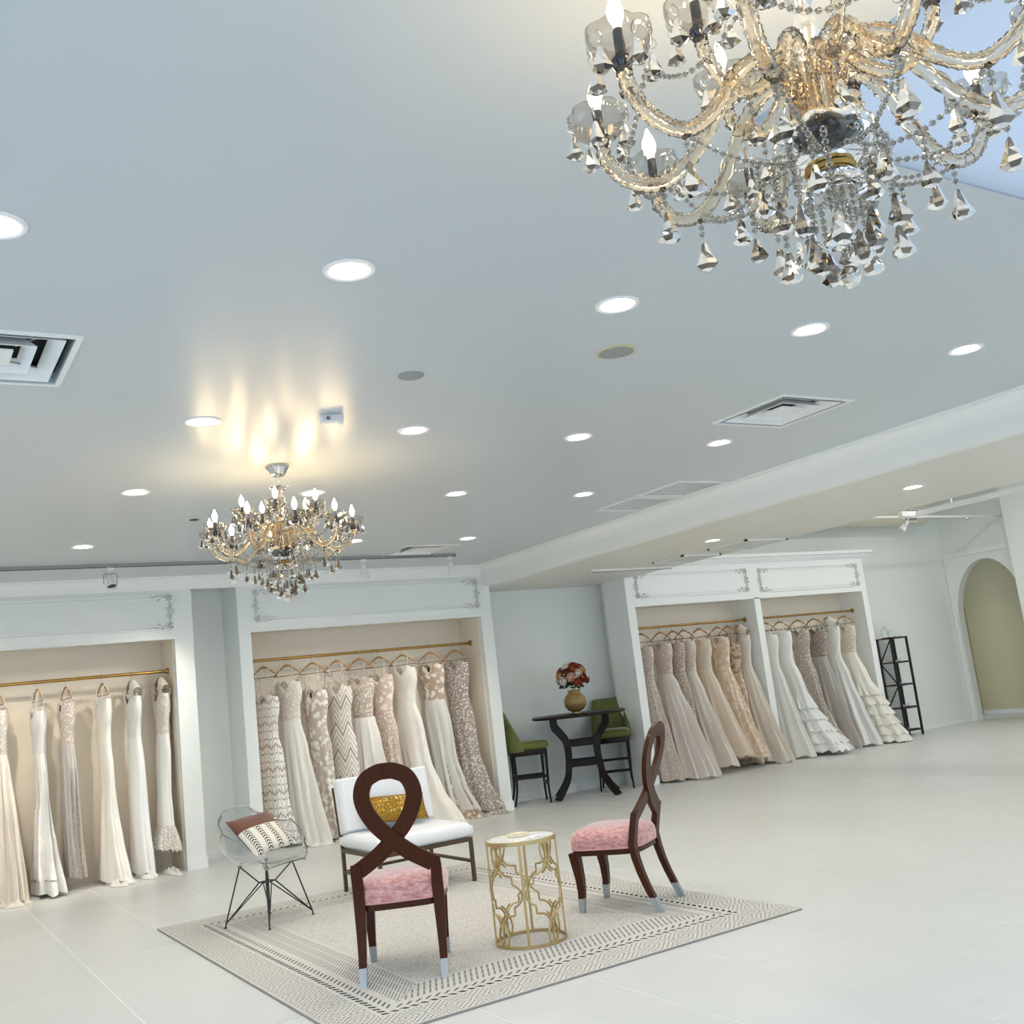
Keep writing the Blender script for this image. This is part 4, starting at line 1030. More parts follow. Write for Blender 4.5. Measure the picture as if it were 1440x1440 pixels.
def bar_chair(loc, ang, label):
    c = thing('bar_chair', label, 'bar chair', (*loc, 0), ang, 'green velvet bar chairs at the pub table')
    for s_ in (-1, 1):
        P = [(s_ * .215, .205, .615), (s_ * .21, .20, .40), (s_ * .205, .195, .20), (s_ * .215, .205, 0)]
        MB().tube(smoothpath(P, 4), [.026 - .010 * k / 12 for k in range(13)], 4, up=(1, 1, 0)).build('leg', M_ESPRESSO, c)
        P = [(s_ * .195, -.20, .615), (s_ * .19, -.195, .40), (s_ * .19, -.205, .18), (s_ * .20, -.245, 0)]
        MB().tube(smoothpath(P, 4), [.026 - .010 * k / 12 for k in range(13)], 4, up=(1, 1, 0)).build('leg', M_ESPRESSO, c)
        MB().bar((s_ * .20, .195, .33), (s_ * .19, -.195, .33), .022, .034).build('stretcher', M_ESPRESSO, c)
    MB().bar((-.2, .195, .24), (.2, .195, .24), .024, .036).build('foot_rail', M_ESPRESSO, c)
    MB().bar((-.19, -.195, .36), (.19, -.195, .36), .022, .032).build('stretcher', M_ESPRESSO, c)
    bevelled(MB().box(-.235, .235, -.225, .225, .60, .665), 'seat_frame', M_ESPRESSO, c, .008)
    cushion(.245, .235, .058, 20, 20, edge=.3, M=Matrix.Translation((0, .008, .718))).build('seat_cushion', M_GREEN, c, 60)
    # wrapped barrel back: high behind, sweeping down to the seat front
    n = 25; vs = []; fs = []
    for k in range(n):
        a = -PI * (.02 + .96 * k / (n - 1)); ca, sa = math.cos(a), math.sin(a)
        ex_ = .5; x = math.copysign(abs(ca) ** ex_, ca); y = math.copysign(abs(sa) ** ex_, sa)
        q2 = min(1, abs(sa) ** 1.0); h = .70 + .48 * max(0, (abs(sa) - .18) / .82) ** 1.7 if abs(sa) > .18 else .70
        h = .735 + (1.175 - .735) * min(1, max(0, (-y - .15) / .72)) ** 1.6
        lean = .08 * (h - .68) / .5
        for (rr, zz) in ((.275, .655), (.275 + .0, h), (.225, h), (.225, .70)):
            ln = lean if zz == h else 0
            vs.append((x * rr * .95, y * (rr + ln) - .005, zz))
    for k in range(n - 1):
        for q2 in range(4): fs.append((4 * k + q2, 4 * k + (q2 + 1) % 4, 4 * k + 4 + (q2 + 1) % 4, 4 * k + 4 + q2))
    fs += [(3, 2, 1, 0), tuple(4 * n - 4 + q2 for q2 in range(4))]
    MB().add(vs, fs).build('backrest', M_GREEN, c, 45)
    return c
bar_chair((7.08, 11.40), face(.86, -.42), 'olive green velvet bar chair half hidden by the niche pillar')
bar_chair((8.36, 11.30), face(-.62, -.78), 'olive green velvet bar chair behind the pub table, near the gown bay')
M_VASE = plain('amber_mercury_glass', rgb(206, 172, 104), .12, .12, 12, trans=.55)
c = thing('globe_vase', 'round amber glass vase standing on the pub table', 'vase', (HC.x - .02, HC.y + .01, 1.045))
MB().lathe([(.0, 0), (.062, 0), (.062, .014), (.055, .020), (.0, .022)], 32).build('foot', M_BRASSL, c, True)
MB().lathe([(.050, .020), (.10, .045), (.138, .095), (.148, .145), (.135, .200), (.105, .240), (.080, .262), (.080, .290), (.086, .300), (.078, .300), (.073, .288), (.073, .260), (.098, .236), (.128, .198), (.141, .145), (.131, .097), (.095, .051), (.050, .026), (.050, .020)], 40, caps=False).build('globe', M_VASE, c, 70)
b_ = thing('bouquet', 'bouquet of rust, peach and cream roses in the amber vase', 'flowers', (HC.x - .02, HC.y + .01, 1.045 + .30))
FL = [rgb(172, 92, 54), rgb(226, 214, 200), rgb(150, 60, 40), rgb(214, 158, 112), rgb(238, 230, 222), rgb(128, 66, 46), rgb(232, 200, 178)]
FM = [plain('rose_petal', f_, .6, .12, 40) if k == 0 else plain('rose_petal_%d' % k, f_, .6, .12, 40) for k, f_ in enumerate(FL)]
M_LEAF = plain('dark_green_leaf', rgb(38, 52, 34), .5, .2, 20); M_BERRY = plain('small_white_bud', rgb(236, 234, 228), .5, .03)
rose = []
for k, mt in enumerate(FM):
    mb = MB(); rnd = random.Random(k)
    for ring_, (npet, rad, hh, tilt) in enumerate(((3, .012, .034, .15), (5, .024, .034, .45), (6, .036, .030, .85))):
        for p in range(npet):
            a = 2 * PI * p / npet + ring_ * .5 + rnd.uniform(-.1, .1)
            M = Matrix.Rotation(a, 4, 'Z') @ Matrix.Translation((rad * .55, 0, .010)) @ Matrix.Rotation(tilt, 4, 'Y')
            mb.grid(lambda u, v: ((.006 + .006 * math.sin(PI * u)) * (1 - v * .3) - .010 * (u - .5) ** 2 * 4 * .6, (u - .5) * .05 * math.sin(PI * (.18 + .62 * v)), v * hh), 5, 5, M=M)
    mb.ellipsoid((0, 0, .020), .014, .014, .022, 8, 6); mb.ellipsoid((0, 0, .012), .030, .030, .014, 8, 6)
    rose.append(mb.mesh('rose', mt, 70))
lf = MB().grid(lambda u, v: ((u - .5) * .05 * math.sin(PI * min(1, v * .94 + .05)), .006 * math.sin(PI * v) - .01 * abs(u - .5), v * .095), 5, 7).mesh('leaf', M_LEAF, 70)
stem_me = MB().tube([(0, 0, -.195), (.005, 0, -.05), (0, 0, .12)], .003, 5).mesh('stem', M_LEAF)
rnd = random.Random(11)
spots = []
for k in range(30):
    z = 1 - (k + .5) / 30 * 1.25; r2 = math.sqrt(max(0, 1 - z * z)); a = k * 2.399963
    spots.append(Vector((r2 * math.cos(a), r2 * math.sin(a), z)))
for k, dv in enumerate(spots):
    o = link('rose', rose[k % 7], b_, dv * .165 + Vector((0, 0, .135))); o.rotation_mode = 'QUATERNION'; o.rotation_quaternion = dv.to_track_quat('Z', 'Y'); o.scale = (1.3,) * 3
for k in range(44):
    dv = Vector((rnd.gauss(0, 1), rnd.gauss(0, 1), rnd.gauss(.0, .8))).normalized(); dv.z = max(dv.z, -.40)
    o = link('leaf', lf, b_, dv * .12 + Vector((0, 0, .125))); o.rotation_mode = 'QUATERNION'; o.rotation_quaternion = (dv + Vector((0, 0, -.05))).normalized().to_track_quat('Z', 'X')
m = MB()
for k in range(26):
    dv = Vector((rnd.gauss(0, 1), rnd.gauss(0, 1), rnd.gauss(.05, .7))).normalized(); dv.z = max(dv.z, -.4); p = dv * .205 + Vector((0, 0, .13)); m.ellipsoid(p, .011, .011, .011, 6, 5)
m.build('white_bud', M_BERRY, b_, True)['kind'] = 'stuff'
for k in range(6):
    a = k * 1.05; o = link('stem', stem_me, b_, (.022 * math.cos(a), .022 * math.sin(a), 0)); o.rotation_euler = (.08 * math.sin(a), -.08 * math.cos(a), 0)
MB().ellipsoid((0, 0, .12), .10, .10, .10, 12, 8).build('foliage_heart', M_LEAF, b_, True)

# ------------------------------------------------------------------ rails, hangers, gowns
def rail(x0, x1, y, z, label):
    r = thing('clothes_rail', label, 'rail', ((x0 + x1) / 2, y, z)); h = (x1 - x0) / 2
    MB().tube([(-h + .01, 0, 0), (h - .01, 0, 0)], .0165, 16).build('rod', M_BRASS, r, True)
    for s_ in (-1, 1):
        R = Matrix.Translation((s_ * h, 0, 0)) @ Matrix.Rotation(-s_ * PI / 2, 4, 'Y')
        MB().lathe([(.0, .0), (.036, .0), (.036, .008), (.026, .014), (.024, .036), (.0, .036)], 24, R).build('flange', M_BRASS, r, True)
Y1, Y3, Z1, Z2, Z3 = 11.45, 11.20, 2.05, 2.078, 2.067
rail(N1[0] + .006, N1[1] - .006, Y1, Z1, 'brass clothes rail in the niche of edge-on gowns')
rail(N2[0] + .006, N2[1] - .006, Y1, Z2, 'brass clothes rail in the niche behind the slipper chair')
rail(8.77, 11.0, Y3, Z3, 'brass clothes rail over the blush gowns')
rail(11.12, 13.38, Y3, Z3, 'brass clothes rail over the ivory gowns in the twin bay')
hook_mesh = MB().tube(smoothpath([(.0225, 0, -.006), (.0215, 0, .006), (.0145, 0, .0165), (0, 0, .0222), (-.0150, 0, .0165), (-.0218, 0, 0), (-.0165, 0, -.0165), (-.004, 0, -.030), (0, 0, -.045), (0, 0, -.085)], 4), .0022, 6).mesh('hook', M_STEEL, True)
_w = smoothpath([(-.205, 0, -.192), (-.15, .0, -.150), (-.08, 0, -.108), (-.03, 0, -.084), (0, 0, -.080), (.03, 0, -.084), (.08, 0, -.108), (.15, 0, -.150), (.205, 0, -.192)], 4)
wood_mesh = MB().tube(_w, [.007 + .008 * (1 - abs(k / (len(_w) - 1) * 2 - 1)) for k in range(len(_w))], 10, flat=.75).mesh('shoulder', M_HANGER, True)
bar_mesh = MB().tube([(-.200, 0, -.196), (.200, 0, -.196)], .0042, 8).mesh('trouser_bar', M_BARBROWN, True)
def hanger(x, y, z, ang, short):
    h = thing('clothes_hanger', 'wooden hanger holding the ' + short, 'hanger', (x, y, z), ang, 'wooden hangers on the brass rails')
    link('shoulder', wood_mesh, h); o = link('hook', hook_mesh, h); link('trouser_bar', bar_mesh, h)
SIL = {'sheath': [(0, .145), (.2, .19), (.6, .175), (1, .23)], 'mermaid': [(0, .14), (.18, .185), (.52, .165), (.72, .21), (1, .33)],
       'aline': [(0, .14), (.25, .205), (.6, .26), (1, .32)], 'ball': [(0, .13), (.12, .21), (.45, .32), (1, .40)]}
def tab(tb, v):
    for p, q in zip(tb, tb[1:]):
        if v <= q[0] + 1e-9:
            s_ = (v - p[0]) / (q[0] - p[0]); s_ = s_ * s_ * (3 - 2 * s_); return p[1] + (q[1] - p[1]) * s_
    return tb[-1][1]
NTH = 72
def gown(x, y, zr, ang, short, label, group, ztop, bod, skirt, sil='aline', hw=.30, hd=.12, cx=.04, dx=0.0, hem=.03, waist=None, folds=11, famp=.16, straps=True,
         train=0.0, ruffle=None, overlay=None, sleeve=None, tagc=None, shift=0.0, seed=0):
    hanger(x, y, zr, ang, short)
    hw *= 1.14; train *= 1.35
    rnd = random.Random(seed * 17 + int(x * 100)); g = thing('wedding_gown', label, 'gown', (x, y, 0), ang, group)
    ztop = min(ztop, zr - .238); waist = waist or ztop - .42; back = (.16 if abs(y - Y3) < .02 else .22) - (.065 if ruffle else 0); cx = max(cx, hw - back)
    ph = rnd.uniform(0, 6.28); ph2 = rnd.uniform(0, 6.28); bt = SIL[sil]; hem_w = bt[-1][1]
    def outline(v):
        w = tab(bt, v) * (1 + (hw / hem_w - 1) * v); dd = .052 + (hd - .052) * v ** .85 if sil != 'mermaid' else .055 + (hd - .055) * max(0, (v - .35) / .65) ** .9
        return w, dd, cx * v ** 1.3, dx * v ** 1.1
    def ring(v, z, k=1.0, extra=0.0, f_=None, zw=0.0):
        w, dd, ox, oy = outline(v); pts = []
        fa = (famp if f_ is None else f_) * min(1, v * 1.6 + .08)
        for i in range(NTH):
            a = 2 * PI * i / NTH
            f1 = math.cos(folds * a + ph + 1.1 * math.sin(2.3 * v + ph2)) * .65 + math.cos((folds * 2 - 3) * a + ph2) * .35
            m_ = 1 - fa + fa * f1
            pts.append((ox + (w + extra) * k * math.cos(a) * m_, oy + (dd + extra) * k * math.sin(a) * m_, z + zw * math.cos(5 * a + ph2)))
        return pts
    def loft(rows, closed_bottom=False):
        mb = MB(); vs = [p for r in rows for p in r]; fs = []
        for j in range(len(rows) - 1):
            for i in range(NTH): fs.append((j * NTH + i, (j + 1) * NTH + i, (j + 1) * NTH + (i + 1) % NTH, j * NTH + (i + 1) % NTH))
        return mb.add(vs, fs)
    # bodice
    rows = []; nb = 12
    for j in range(nb + 1):
        t_ = j / nb; z = ztop + (waist - ztop) * t_
        w = .178 + .024 * math.sin(PI * min(1, t_ * 1.6)) - .035 * t_; dd = .046 + .030 * math.sin(PI * min(1, .15 + t_ * 1.25)) * (1 - t_) + .010 * t_
        row = []
        for i in range(NTH):
            a = 2 * PI * i / NTH; c_ = math.cos(a)
            dip = (.075 * math.exp(-(c_ / .30) ** 2) - .03 * math.exp(-((abs(c_) - .55) / .22) ** 2)) * max(0, 1 - t_ * 2.2)
            wr = 1 + .02 * math.sin(7 * a + 9 * t_ + ph)
            row.append((w * c_ * wr, dd * math.sin(a) * wr, z - dip))
        rows.append(row)
    loft(rows).build('bodice', bod, g, 70)
    # skirt
    nr = 26; rows = []
    for j in range(nr + 1):
        v = j / nr; z = waist + .012 + (hem - waist - .012) * v
        rows.append(ring(v, z, 1.015, zw=.012 * v ** 4 if hem > .02 else 0))
    loft(rows).build('skirt', skirt, g, 70)
    if overlay:
        mt, v0, v1, k = overlay; rows = [ring(v0 + (v1 - v0) * q / 14, waist + (hem - waist) * (v0 + (v1 - v0) * q / 14), k, .012, .22) for q in range(15)]
        # open panel that covers one side only
        mb = MB(); n_ = NTH * 5 // 8; s0 = int(NTH * .45); vs = [r[(s0 + i) % NTH] for r in rows for i in range(n_)]; fs = []
        for j in range(14):
            for i in range(n_ - 1): fs.append((j * n_ + i, (j + 1) * n_ + i, (j + 1) * n_ + i + 1, j * n_ + i + 1))
        mb.add(vs, fs).build('overlay', mt, g, 70)
    if ruffle:
        mt, v0, n_ = ruffle
        for k in range(n_):
            va = v0 + (1 - v0) * k / n_; vb = min(1, va + (1 - v0) / n_ * 1.35); rr = []
            for q in range(7):
                v = va + (vb - va) * q / 6; fl = (q / 6) ** .8 * .045
                pts = ring(v, waist + (hem - waist) * v, 1.02, fl, .10)
                rr.append([(p[0] + .016 * (q / 6) * math.cos(23 * 2 * PI * i / NTH + k), p[1] + .014 * (q / 6) * math.sin(19 * 2 * PI * i / NTH + k * 2), p[2] + .018 * (q / 6) * math.sin(17 * 2 * PI * i / NTH + k * 1.7)) for i, p in enumerate(pts)])
            loft(rr).build('ruffle', mt, g, 70)
    if straps:
        for s_ in (-1, 1):
            mb = MB(); n_ = 6
            P_ = [(s_ * .092, .040, ztop - .01), (s_ * .098, .030, (ztop + zr - .117) / 2), (s_ * .095, .022, zr - .120), (s_ * .095, .015, zr - .102), (s_ * .095, 0, zr - .0965)]
            mb.tube(smoothpath(P_ + [(p[0], -p[1], p[2]) for p in reversed(P_[:-1])], 3), .0045, 6)
            mb.build('strap', bod, g, True)
    else:       # cap sleeves resting on the hanger's shoulders
        for s_ in (-1, 1):
            mb = MB(); P = [(s_ * .05, zr - .092), (s_ * .11, zr - .118), (s_ * .165, zr - .152)]
            def fn(u, v, s_=s_):
                a = u * 2 * PI; q = v; xx = s_ * (.045 + .135 * q); zz = zr - .086 - .085 * q
                drop = (zz - (ztop - .05)); f_ = .5 - .5 * math.cos(a)
                return (xx + s_ * .006 * math.sin(2 * a), .050 * math.sin(a), zz + .024 - (drop + .024) * f_)
            mb.grid(fn, 20, 7, True).build('sleeve', sleeve or bod, g, 70)
    if train:
        r0 = outline(1)[0]; mb = MB(); pr = random.Random(seed + 5); A = [pr.uniform(0, 6.28) for _ in range(6)]
        def fn(u, v):
            a = u * 2 * PI; r = v
            rx, ry = train * 1.0, min(hd * .95, train * .9)
            wob = 1 + .16 * math.sin(3 * a + A[0]) + .10 * math.sin(7 * a + A[1])
            z = .004 + (1 - r) ** 1.6 * (.10 if hem < .1 else .0) + (1 - r ** 3) * .045 * (.6 + .4 * math.sin(5 * a + 6 * r + A[2]) ) + (.028 * (1 - r)) * math.sin(9 * a - 8 * r + A[3])
            return (cx + r0 * .50 + rx * wob * r * math.cos(a) * .8, dx + ry * min(1.05, wob) * r * math.sin(a), max(.003, z + .012 * math.sin(13 * a + A[4]) * r * (1 - r)))
        mb.grid(fn, 56, 14, True).build('train', skirt, g, 70)
    if tagc:
        MB().box(-.012, .012, -.062, -.058, ztop - .09, ztop - .02).build('price_tag', tagc, g)
    return g
W = (244, 241, 234); IV = (240, 233, 216); CH = (224, 205, 178); TAG = plain('dark_swing_tag', rgb(40, 26, 24), .5)
A1, A2, A3 = math.radians(-84), math.radians(-62), math.radians(-86)
G1 = 'edge-on gowns in the pillar niche'; G2 = 'gowns in the niche behind the slipper chair'; G3 = 'blush gowns in the twin bay'; G4 = 'ivory gowns in the twin bay'
gown(.70, Y1, Z1, A1, 'plain blush tulle gown', 'plain blush tulle gown beside the champagne ball gown', G1, 1.80, cloth('tulle', CH), cloth('tulle', (220, 198, 172), (238, 222, 202)), 'aline', .26, .14, .05, seed=1)
gown(1.05, Y1, Z1, A1, 'champagne ball gown', 'champagne tulle ball gown with a white lace bodice', G1, 1.80, cloth('lace', (214, 204, 190), W), cloth('tulle', (222, 204, 180), (242, 232, 216)), 'ball', .37, .165, .14, seed=2, train=.2, folds=13)
gown(1.397, Y1, Z1, A1, 'silver sequined gown', 'silver-white sequined gown with a split flared skirt', G1, 1.76, cloth('sequin', (190, 190, 190), W), cloth('sequin', (214, 212, 206), (250, 250, 248)), 'mermaid', .36, .150, .12, dx=.0, hem=.03, seed=3, folds=7, famp=.24, overlay=(cloth('sequin', (214, 212, 206), (250, 250, 248)), .40, .90, 1.02))
gown(1.664, Y1, Z1, A1, 'beige lace gown', 'narrow beige lace gown with a grey tulle overlay', G1, 1.82, cloth('lace', (206, 190, 176), W), cloth('lace', (206, 188, 172), (240, 232, 222)), 'sheath', .26, .075, .06, dx=.015, hem=.12, seed=4, overlay=(cloth('tulle', (150, 142, 134), (186, 178, 168)), 0, 1.0, 1.06), tagc=TAG)
gown(2.017, Y1, Z1, A1, 'plain ivory satin gown', 'plain ivory satin gown with a crumpled lace train', G1, 1.90, cloth('satin', IV), cloth('satin', (238, 232, 216), (248, 244, 232)), 'mermaid', .32, .145, .10, hem=.035, seed=5, train=.24, folds=6, famp=.12)
gown(2.315, Y1, Z1, A1, 'smooth white crepe gown', 'smooth white crepe gown with beaded bodice edges', G1, 1.90, cloth('sequin', (226, 222, 214), (252, 251, 248)), cloth('satin', (240, 240, 238), (250, 250, 250)), 'sheath', .24, .10, .05, hem=.04, seed=6, train=.22, folds=5, famp=.10, straps=False)
gown(2.605, Y1, Z1, A1, 'ivory lace-hem gown', 'ivory gown with a lace hem hanging next to the pillar', G1, 1.89, cloth('lace', (230, 220, 206), W), cloth('satin', (240, 236, 226), (250, 248, 242)), 'mermaid', .29, .052, .06, dx=-.085, hem=.24, seed=7, train=.24, folds=5, straps=False, ruffle=(cloth('lace', (214, 206, 196), (250, 248, 244)), .80, 1))
n2h = [3.738, 4.011, 4.318, 4.619, 4.901, 5.157, 5.47, 5.854, 6.20]
gown(n2h[0], Y1, Z2, A2, 'damask lace gown', 'strapless white damask lace gown over a taupe lining', G2, 1.66, cloth('damask', (186, 174, 164), (238, 234, 228)), cloth('damask', (172, 160, 150), (240, 236, 230)), 'sheath', .25, .115, .03, hem=.06, seed=8, folds=5, famp=.07)
gown(n2h[1], Y1, Z2, A2, 'ivory tulle gown', 'ivory tulle gown with a sheer corset bodice', G2, 1.80, cloth('lace', (222, 212, 200), W), cloth('tulle', (228, 222, 208), (246, 243, 234)), 'aline', .30, .125, .05, hem=.02, seed=9, train=.14, folds=12)
gown(n2h[2], Y1, Z2, A2, 'floral lace gown', 'white floral lace gown on beige with a scalloped train', G2, 1.68, cloth('floral', (192, 176, 160), W), cloth('floral', (196, 184, 170), (242, 238, 230)), 'mermaid', .30, .12, .05, hem=.05, seed=10, train=.17, folds=7, tagc=TAG)
gown(n2h[3], Y1, Z2, A2, 'chevron lace gown', 'taupe gown with a bold white chevron pattern', G2, 1.69, cloth('chevron', (150, 134, 122), (226, 218, 208)), cloth('chevron', (150, 134, 122), (228, 220, 210)), 'sheath', .23, .11, .03, hem=.08, seed=11, folds=4, famp=.05)
gown(n2h[4], Y1, Z2, A2, 'beige lace and tulle gown', 'beige lace gown half covered by a white tulle skirt', G2, 1.76, cloth('lace', (192, 176, 160), W), cloth('lace', (180, 166, 152), (236, 230, 220)), 'aline', .28, .115, .04, seed=12, overlay=(cloth('tulle', (222, 218, 208), (242, 240, 232)), .02, .85, 1.04))
gown(n2h[5], Y1, Z2, A2, 'rose-beige lace gown', 'rose-beige lace gown with a deep neckline', G2, 1.78, cloth('floral', (204, 182, 168), (238, 226, 216)), cloth('lace', (200, 178, 164), (236, 224, 212)), 'mermaid', .30, .115, .04, seed=13, folds=7)
gown(n2h[6], Y1, Z2, A2, 'sparkling ivory mermaid gown', 'sparkling ivory mermaid gown with a long plain train', G2, 1.86, cloth('sequin', (226, 216, 198), (250, 246, 236)), cloth('sequin', (236, 228, 210), (250, 247, 238)), 'mermaid', .40, .125, .12, hem=.02, seed=14, train=.26, folds=6, famp=.12)
gown(n2h[7], Y1, Z2, A2, 'tan beaded gown', 'tan beaded gown with pale medallions and a sheer drape', G2, 1.88, cloth('floral', (178, 152, 130), (232, 222, 210)), cloth('floral', (172, 148, 126), (222, 208, 192)), 'mermaid', .34, .12, .08, hem=.03, seed=15, train=.2, folds=9, overlay=(cloth('tulle', (206, 204, 196), (230, 228, 222)), .0, .95, 1.03), tagc=TAG)
gown(n2h[8], Y1, Z2, A2, 'speckled taupe lace gown', 'speckled taupe lace gown beside the alcove pillar', G2, 1.86, cloth('lace', (160, 146, 136), (232, 226, 218)), cloth('lace', (164, 150, 140), (234, 228, 220)), 'mermaid', .34, .105, .09, dx=-.06, hem=.06, seed=16, train=.20, folds=7)
n3 = [9.00, 9.341, 9.571, 9.771, 10.066, 10.419, 10.619, 10.842]
gown(n3[0], Y3, Z3, A3, 'pinkish lace gown', 'pinkish beige lace gown against the bay side', G3, 1.80, cloth('lace', (206, 184, 172), (232, 218, 208)), cloth('lace', (210, 190, 178), (234, 220, 210)), 'aline', .32, .115, .13, dx=-.07, seed=17)
gown(n3[1], Y3, Z3, A3, 'full blush ball gown', 'full blush tulle ball gown, widest of the bay', G3, 1.83, cloth('lace', (212, 192, 178), (236, 222, 210)), cloth('tulle', (216, 198, 182), (238, 226, 214)), 'ball', .44, .215, .24, dx=-.07, seed=18, folds=15, train=.1)
gown(n3[2], Y3, Z3, A3, 'slim taupe lace gown', 'slim taupe lace gown beside the full ball gown', G3, 1.82, cloth('lace', (190, 170, 152), (226, 212, 198)), cloth('lace', (196, 176, 158), (228, 214, 200)), 'sheath', .26, .055, .10, dx=-.01, seed=19, folds=5)
gown(n3[3], Y3, Z3, A3, 'cream blush tulle gown', 'cream blush tulle gown with a plain bodice', G3, 1.84, cloth('lace', (222, 206, 188), (240, 230, 218)), cloth('tulle', (228, 210, 188), (244, 232, 214)), 'aline', .38, .135, .16, hem=.10, seed=20, folds=12)
gown(n3[4], Y3, Z3, A3, 'peach tulle gown', 'plain peach tulle gown without a train', G3, 1.84, cloth('tulle', (226, 196, 162), (238, 214, 186)), cloth('tulle', (232, 202, 168), (246, 222, 194)), 'aline', .38, .135, .16, hem=.20, seed=21, folds=11)
gown(n3[5], Y3, Z3, A3, 'peach floral lace gown', 'peach gown with a floral lace skirt', G3, 1.84, cloth('floral', (226, 196, 166), (244, 226, 206)), cloth('floral', (232, 206, 176), (246, 230, 210)), 'aline', .38, .145, .16, dx=-.05, hem=.14, seed=22, folds=11)
gown(n3[6], Y3, Z3, A3, 'nude floral gown', 'narrow nude gown with dark floral embroidery', G3, 1.72, cloth('floral', (214, 186, 158), (130, 92, 64)), cloth('floral', (206, 180, 152), (236, 216, 192)), 'sheath', .25, .055, .09, dx=-.03, seed=23, folds=4, tagc=TAG)
gown(n3[7], Y3, Z3, A3, 'champagne cape gown', 'champagne tulle gown with sleeves next to the bay divider', G3, 1.90, cloth('tulle', (216, 200, 176), (238, 228, 210)), cloth('tulle', (224, 206, 180), (242, 230, 212)), 'aline', .38, .15, .17, dx=-.03, seed=24, straps=False, folds=13, train=.1)
n4 = [11.40, 11.698, 12.081, 12.442, 12.765, 13.128]
gown(n4[0], Y3, Z3, A3, 'plain ivory gown', 'plain ivory tulle gown next to the bay divider', G4, 1.80, cloth('satin', (232, 228, 216)), cloth('tulle', (232, 228, 214), (246, 244, 234)), 'aline', .36, .14, .15, dx=-.10, seed=25)
gown(n4[1], Y3, Z3, A3, 'white ruffled mermaid gown', 'white mermaid gown with tiers of organza ruffles', G4, 1.83, cloth('satin', (240, 238, 230)), cloth('satin', (240, 238, 230)), 'mermaid', .44, .22, .20, dx=.03, hem=.06, seed=26, folds=8, ruffle=(cloth('tulle', (238, 238, 232), (252, 252, 250)), .38, 5))
gown(n4[2], Y3, Z3, A3, 'taupe lace gown', 'taupe lace gown beside the ruffled gown', G4, 1.84, cloth('lace', (184, 168, 152), (220, 208, 196)), cloth('lace', (188, 172, 158), (222, 210, 198)), 'mermaid', .36, .085, .15, dx=.02, seed=27, folds=7)
gown(n4[3], Y3, Z3, A3, 'dusky grey-brown gown', 'dusky grey-brown gown, darkest of the ivory bay', G4, 1.82, cloth('lace', (150, 134, 122), (190, 176, 164)), cloth('tulle', (140, 126, 116), (178, 166, 154)), 'aline', .34, .125, .14, dx=-.09, seed=28, folds=9)
gown(n4[4], Y3, Z3, A3, 'pearl grey satin gown', 'pearl grey satin gown with short sleeves', G4, 1.92, cloth('satin', (228, 226, 218)), cloth('satin', (218, 216, 208), (240, 238, 232)), 'aline', .38, .165, .16, dx=-.09, seed=29, straps=False, folds=12)
gown(n4[5], Y3, Z3, A3, 'cream cascading gown', 'cream gown with cascading flounces by the shelf end', G4, 1.90, cloth('lace', (224, 210, 186), (244, 236, 220)), cloth('satin', (238, 230, 208), (248, 242, 226)), 'aline', .40, .19, .16, dx=-.03, seed=30, folds=9, ruffle=(cloth('tulle', (238, 230, 210), (250, 245, 230)), .35, 6))

# ------------------------------------------------------------------ tiara shelf by the bay
sxa, sxb, sya, syb, SH = 13.90, 14.29, 10.98, 11.24, 1.57
c = thing('display_shelf', 'black metal display shelf with walnut boards and mesh side', 'shelf', ((sxa + sxb) / 2, (sya + syb) / 2, 0)); a, b = (sxb - sxa) / 2, (syb - sya) / 2
for sx_ in (-1, 1):
    for sy_ in (-1, 1): MB().box(sx_ * a - .015, sx_ * a + .015, sy_ * b - .015, sy_ * b + .015, 0, SH).build('post', M_BLACK, c)
LV = [.10, .455, .82, 1.18, SH]
for z in LV:
    MB().box(-a - .015, a + .015, -b - .015, b + .015, z - .02, z).build('board', M_SHELFWOOD, c); MB().box(-a, a, -b - .02, -b - .015, z - .026, z + .002).build('edge_bar', M_BLACK, c)
for k in range(4):
    z0, z1 = LV[k], LV[k + 1] - .02
    for sx_ in (-1,):
        p, q2 = ((-b, z0), (b, z1)) if k % 2 == 0 else ((b, z0), (-b, z1)); MB().bar((sx_ * a, p[0], p[1]), (sx_ * a, q2[0], q2[1]), .016).build('brace', M_BLACK, c)
m = MB(); n_ = 15
for k in range(n_): m.bar((-a, -b + 2 * b * k / n_, .1), (-a, -b + 2 * b * k / n_, SH), .004)
k = .1
while k < SH: m.bar((-a, -b, k), (-a, b, k), .004); k += .03
m.build('wire_mesh', M_GREYMET, c)['kind'] = 'stuff'
M_RHINE = plain('rhinestone_silver', (.86, .85, .84), .12, .1, 80, metal=.9)
def tiara_mesh(seed):
    rn = random.Random(seed); mb = MB(); R = .062; hh = rn.uniform(.030, .060)
    arc_ = [(R * math.cos(q), R * math.sin(q) * 1.15, .006) for q in [PI * (1.05 + .9 * k / 16) for k in range(17)]]
    mb.tube(arc_, .0028, 5)
    for k in range(1, 16, 1):
        p = arc_[k]; h_ = hh * (.35 + .65 * math.sin(PI * k / 16) ** 1.5) * (1 if k % 2 else .6)
        mb.tube([p, (p[0], p[1] + .004, p[2] + h_)], .0018, 4); mb.ellipsoid((p[0], p[1] + .004, p[2] + h_), .0055, .0055, .0055, 6, 4)
    return mb.mesh('tiara_band', M_RHINE, True)
tm = [tiara_mesh(s_) for s_ in range(3)]
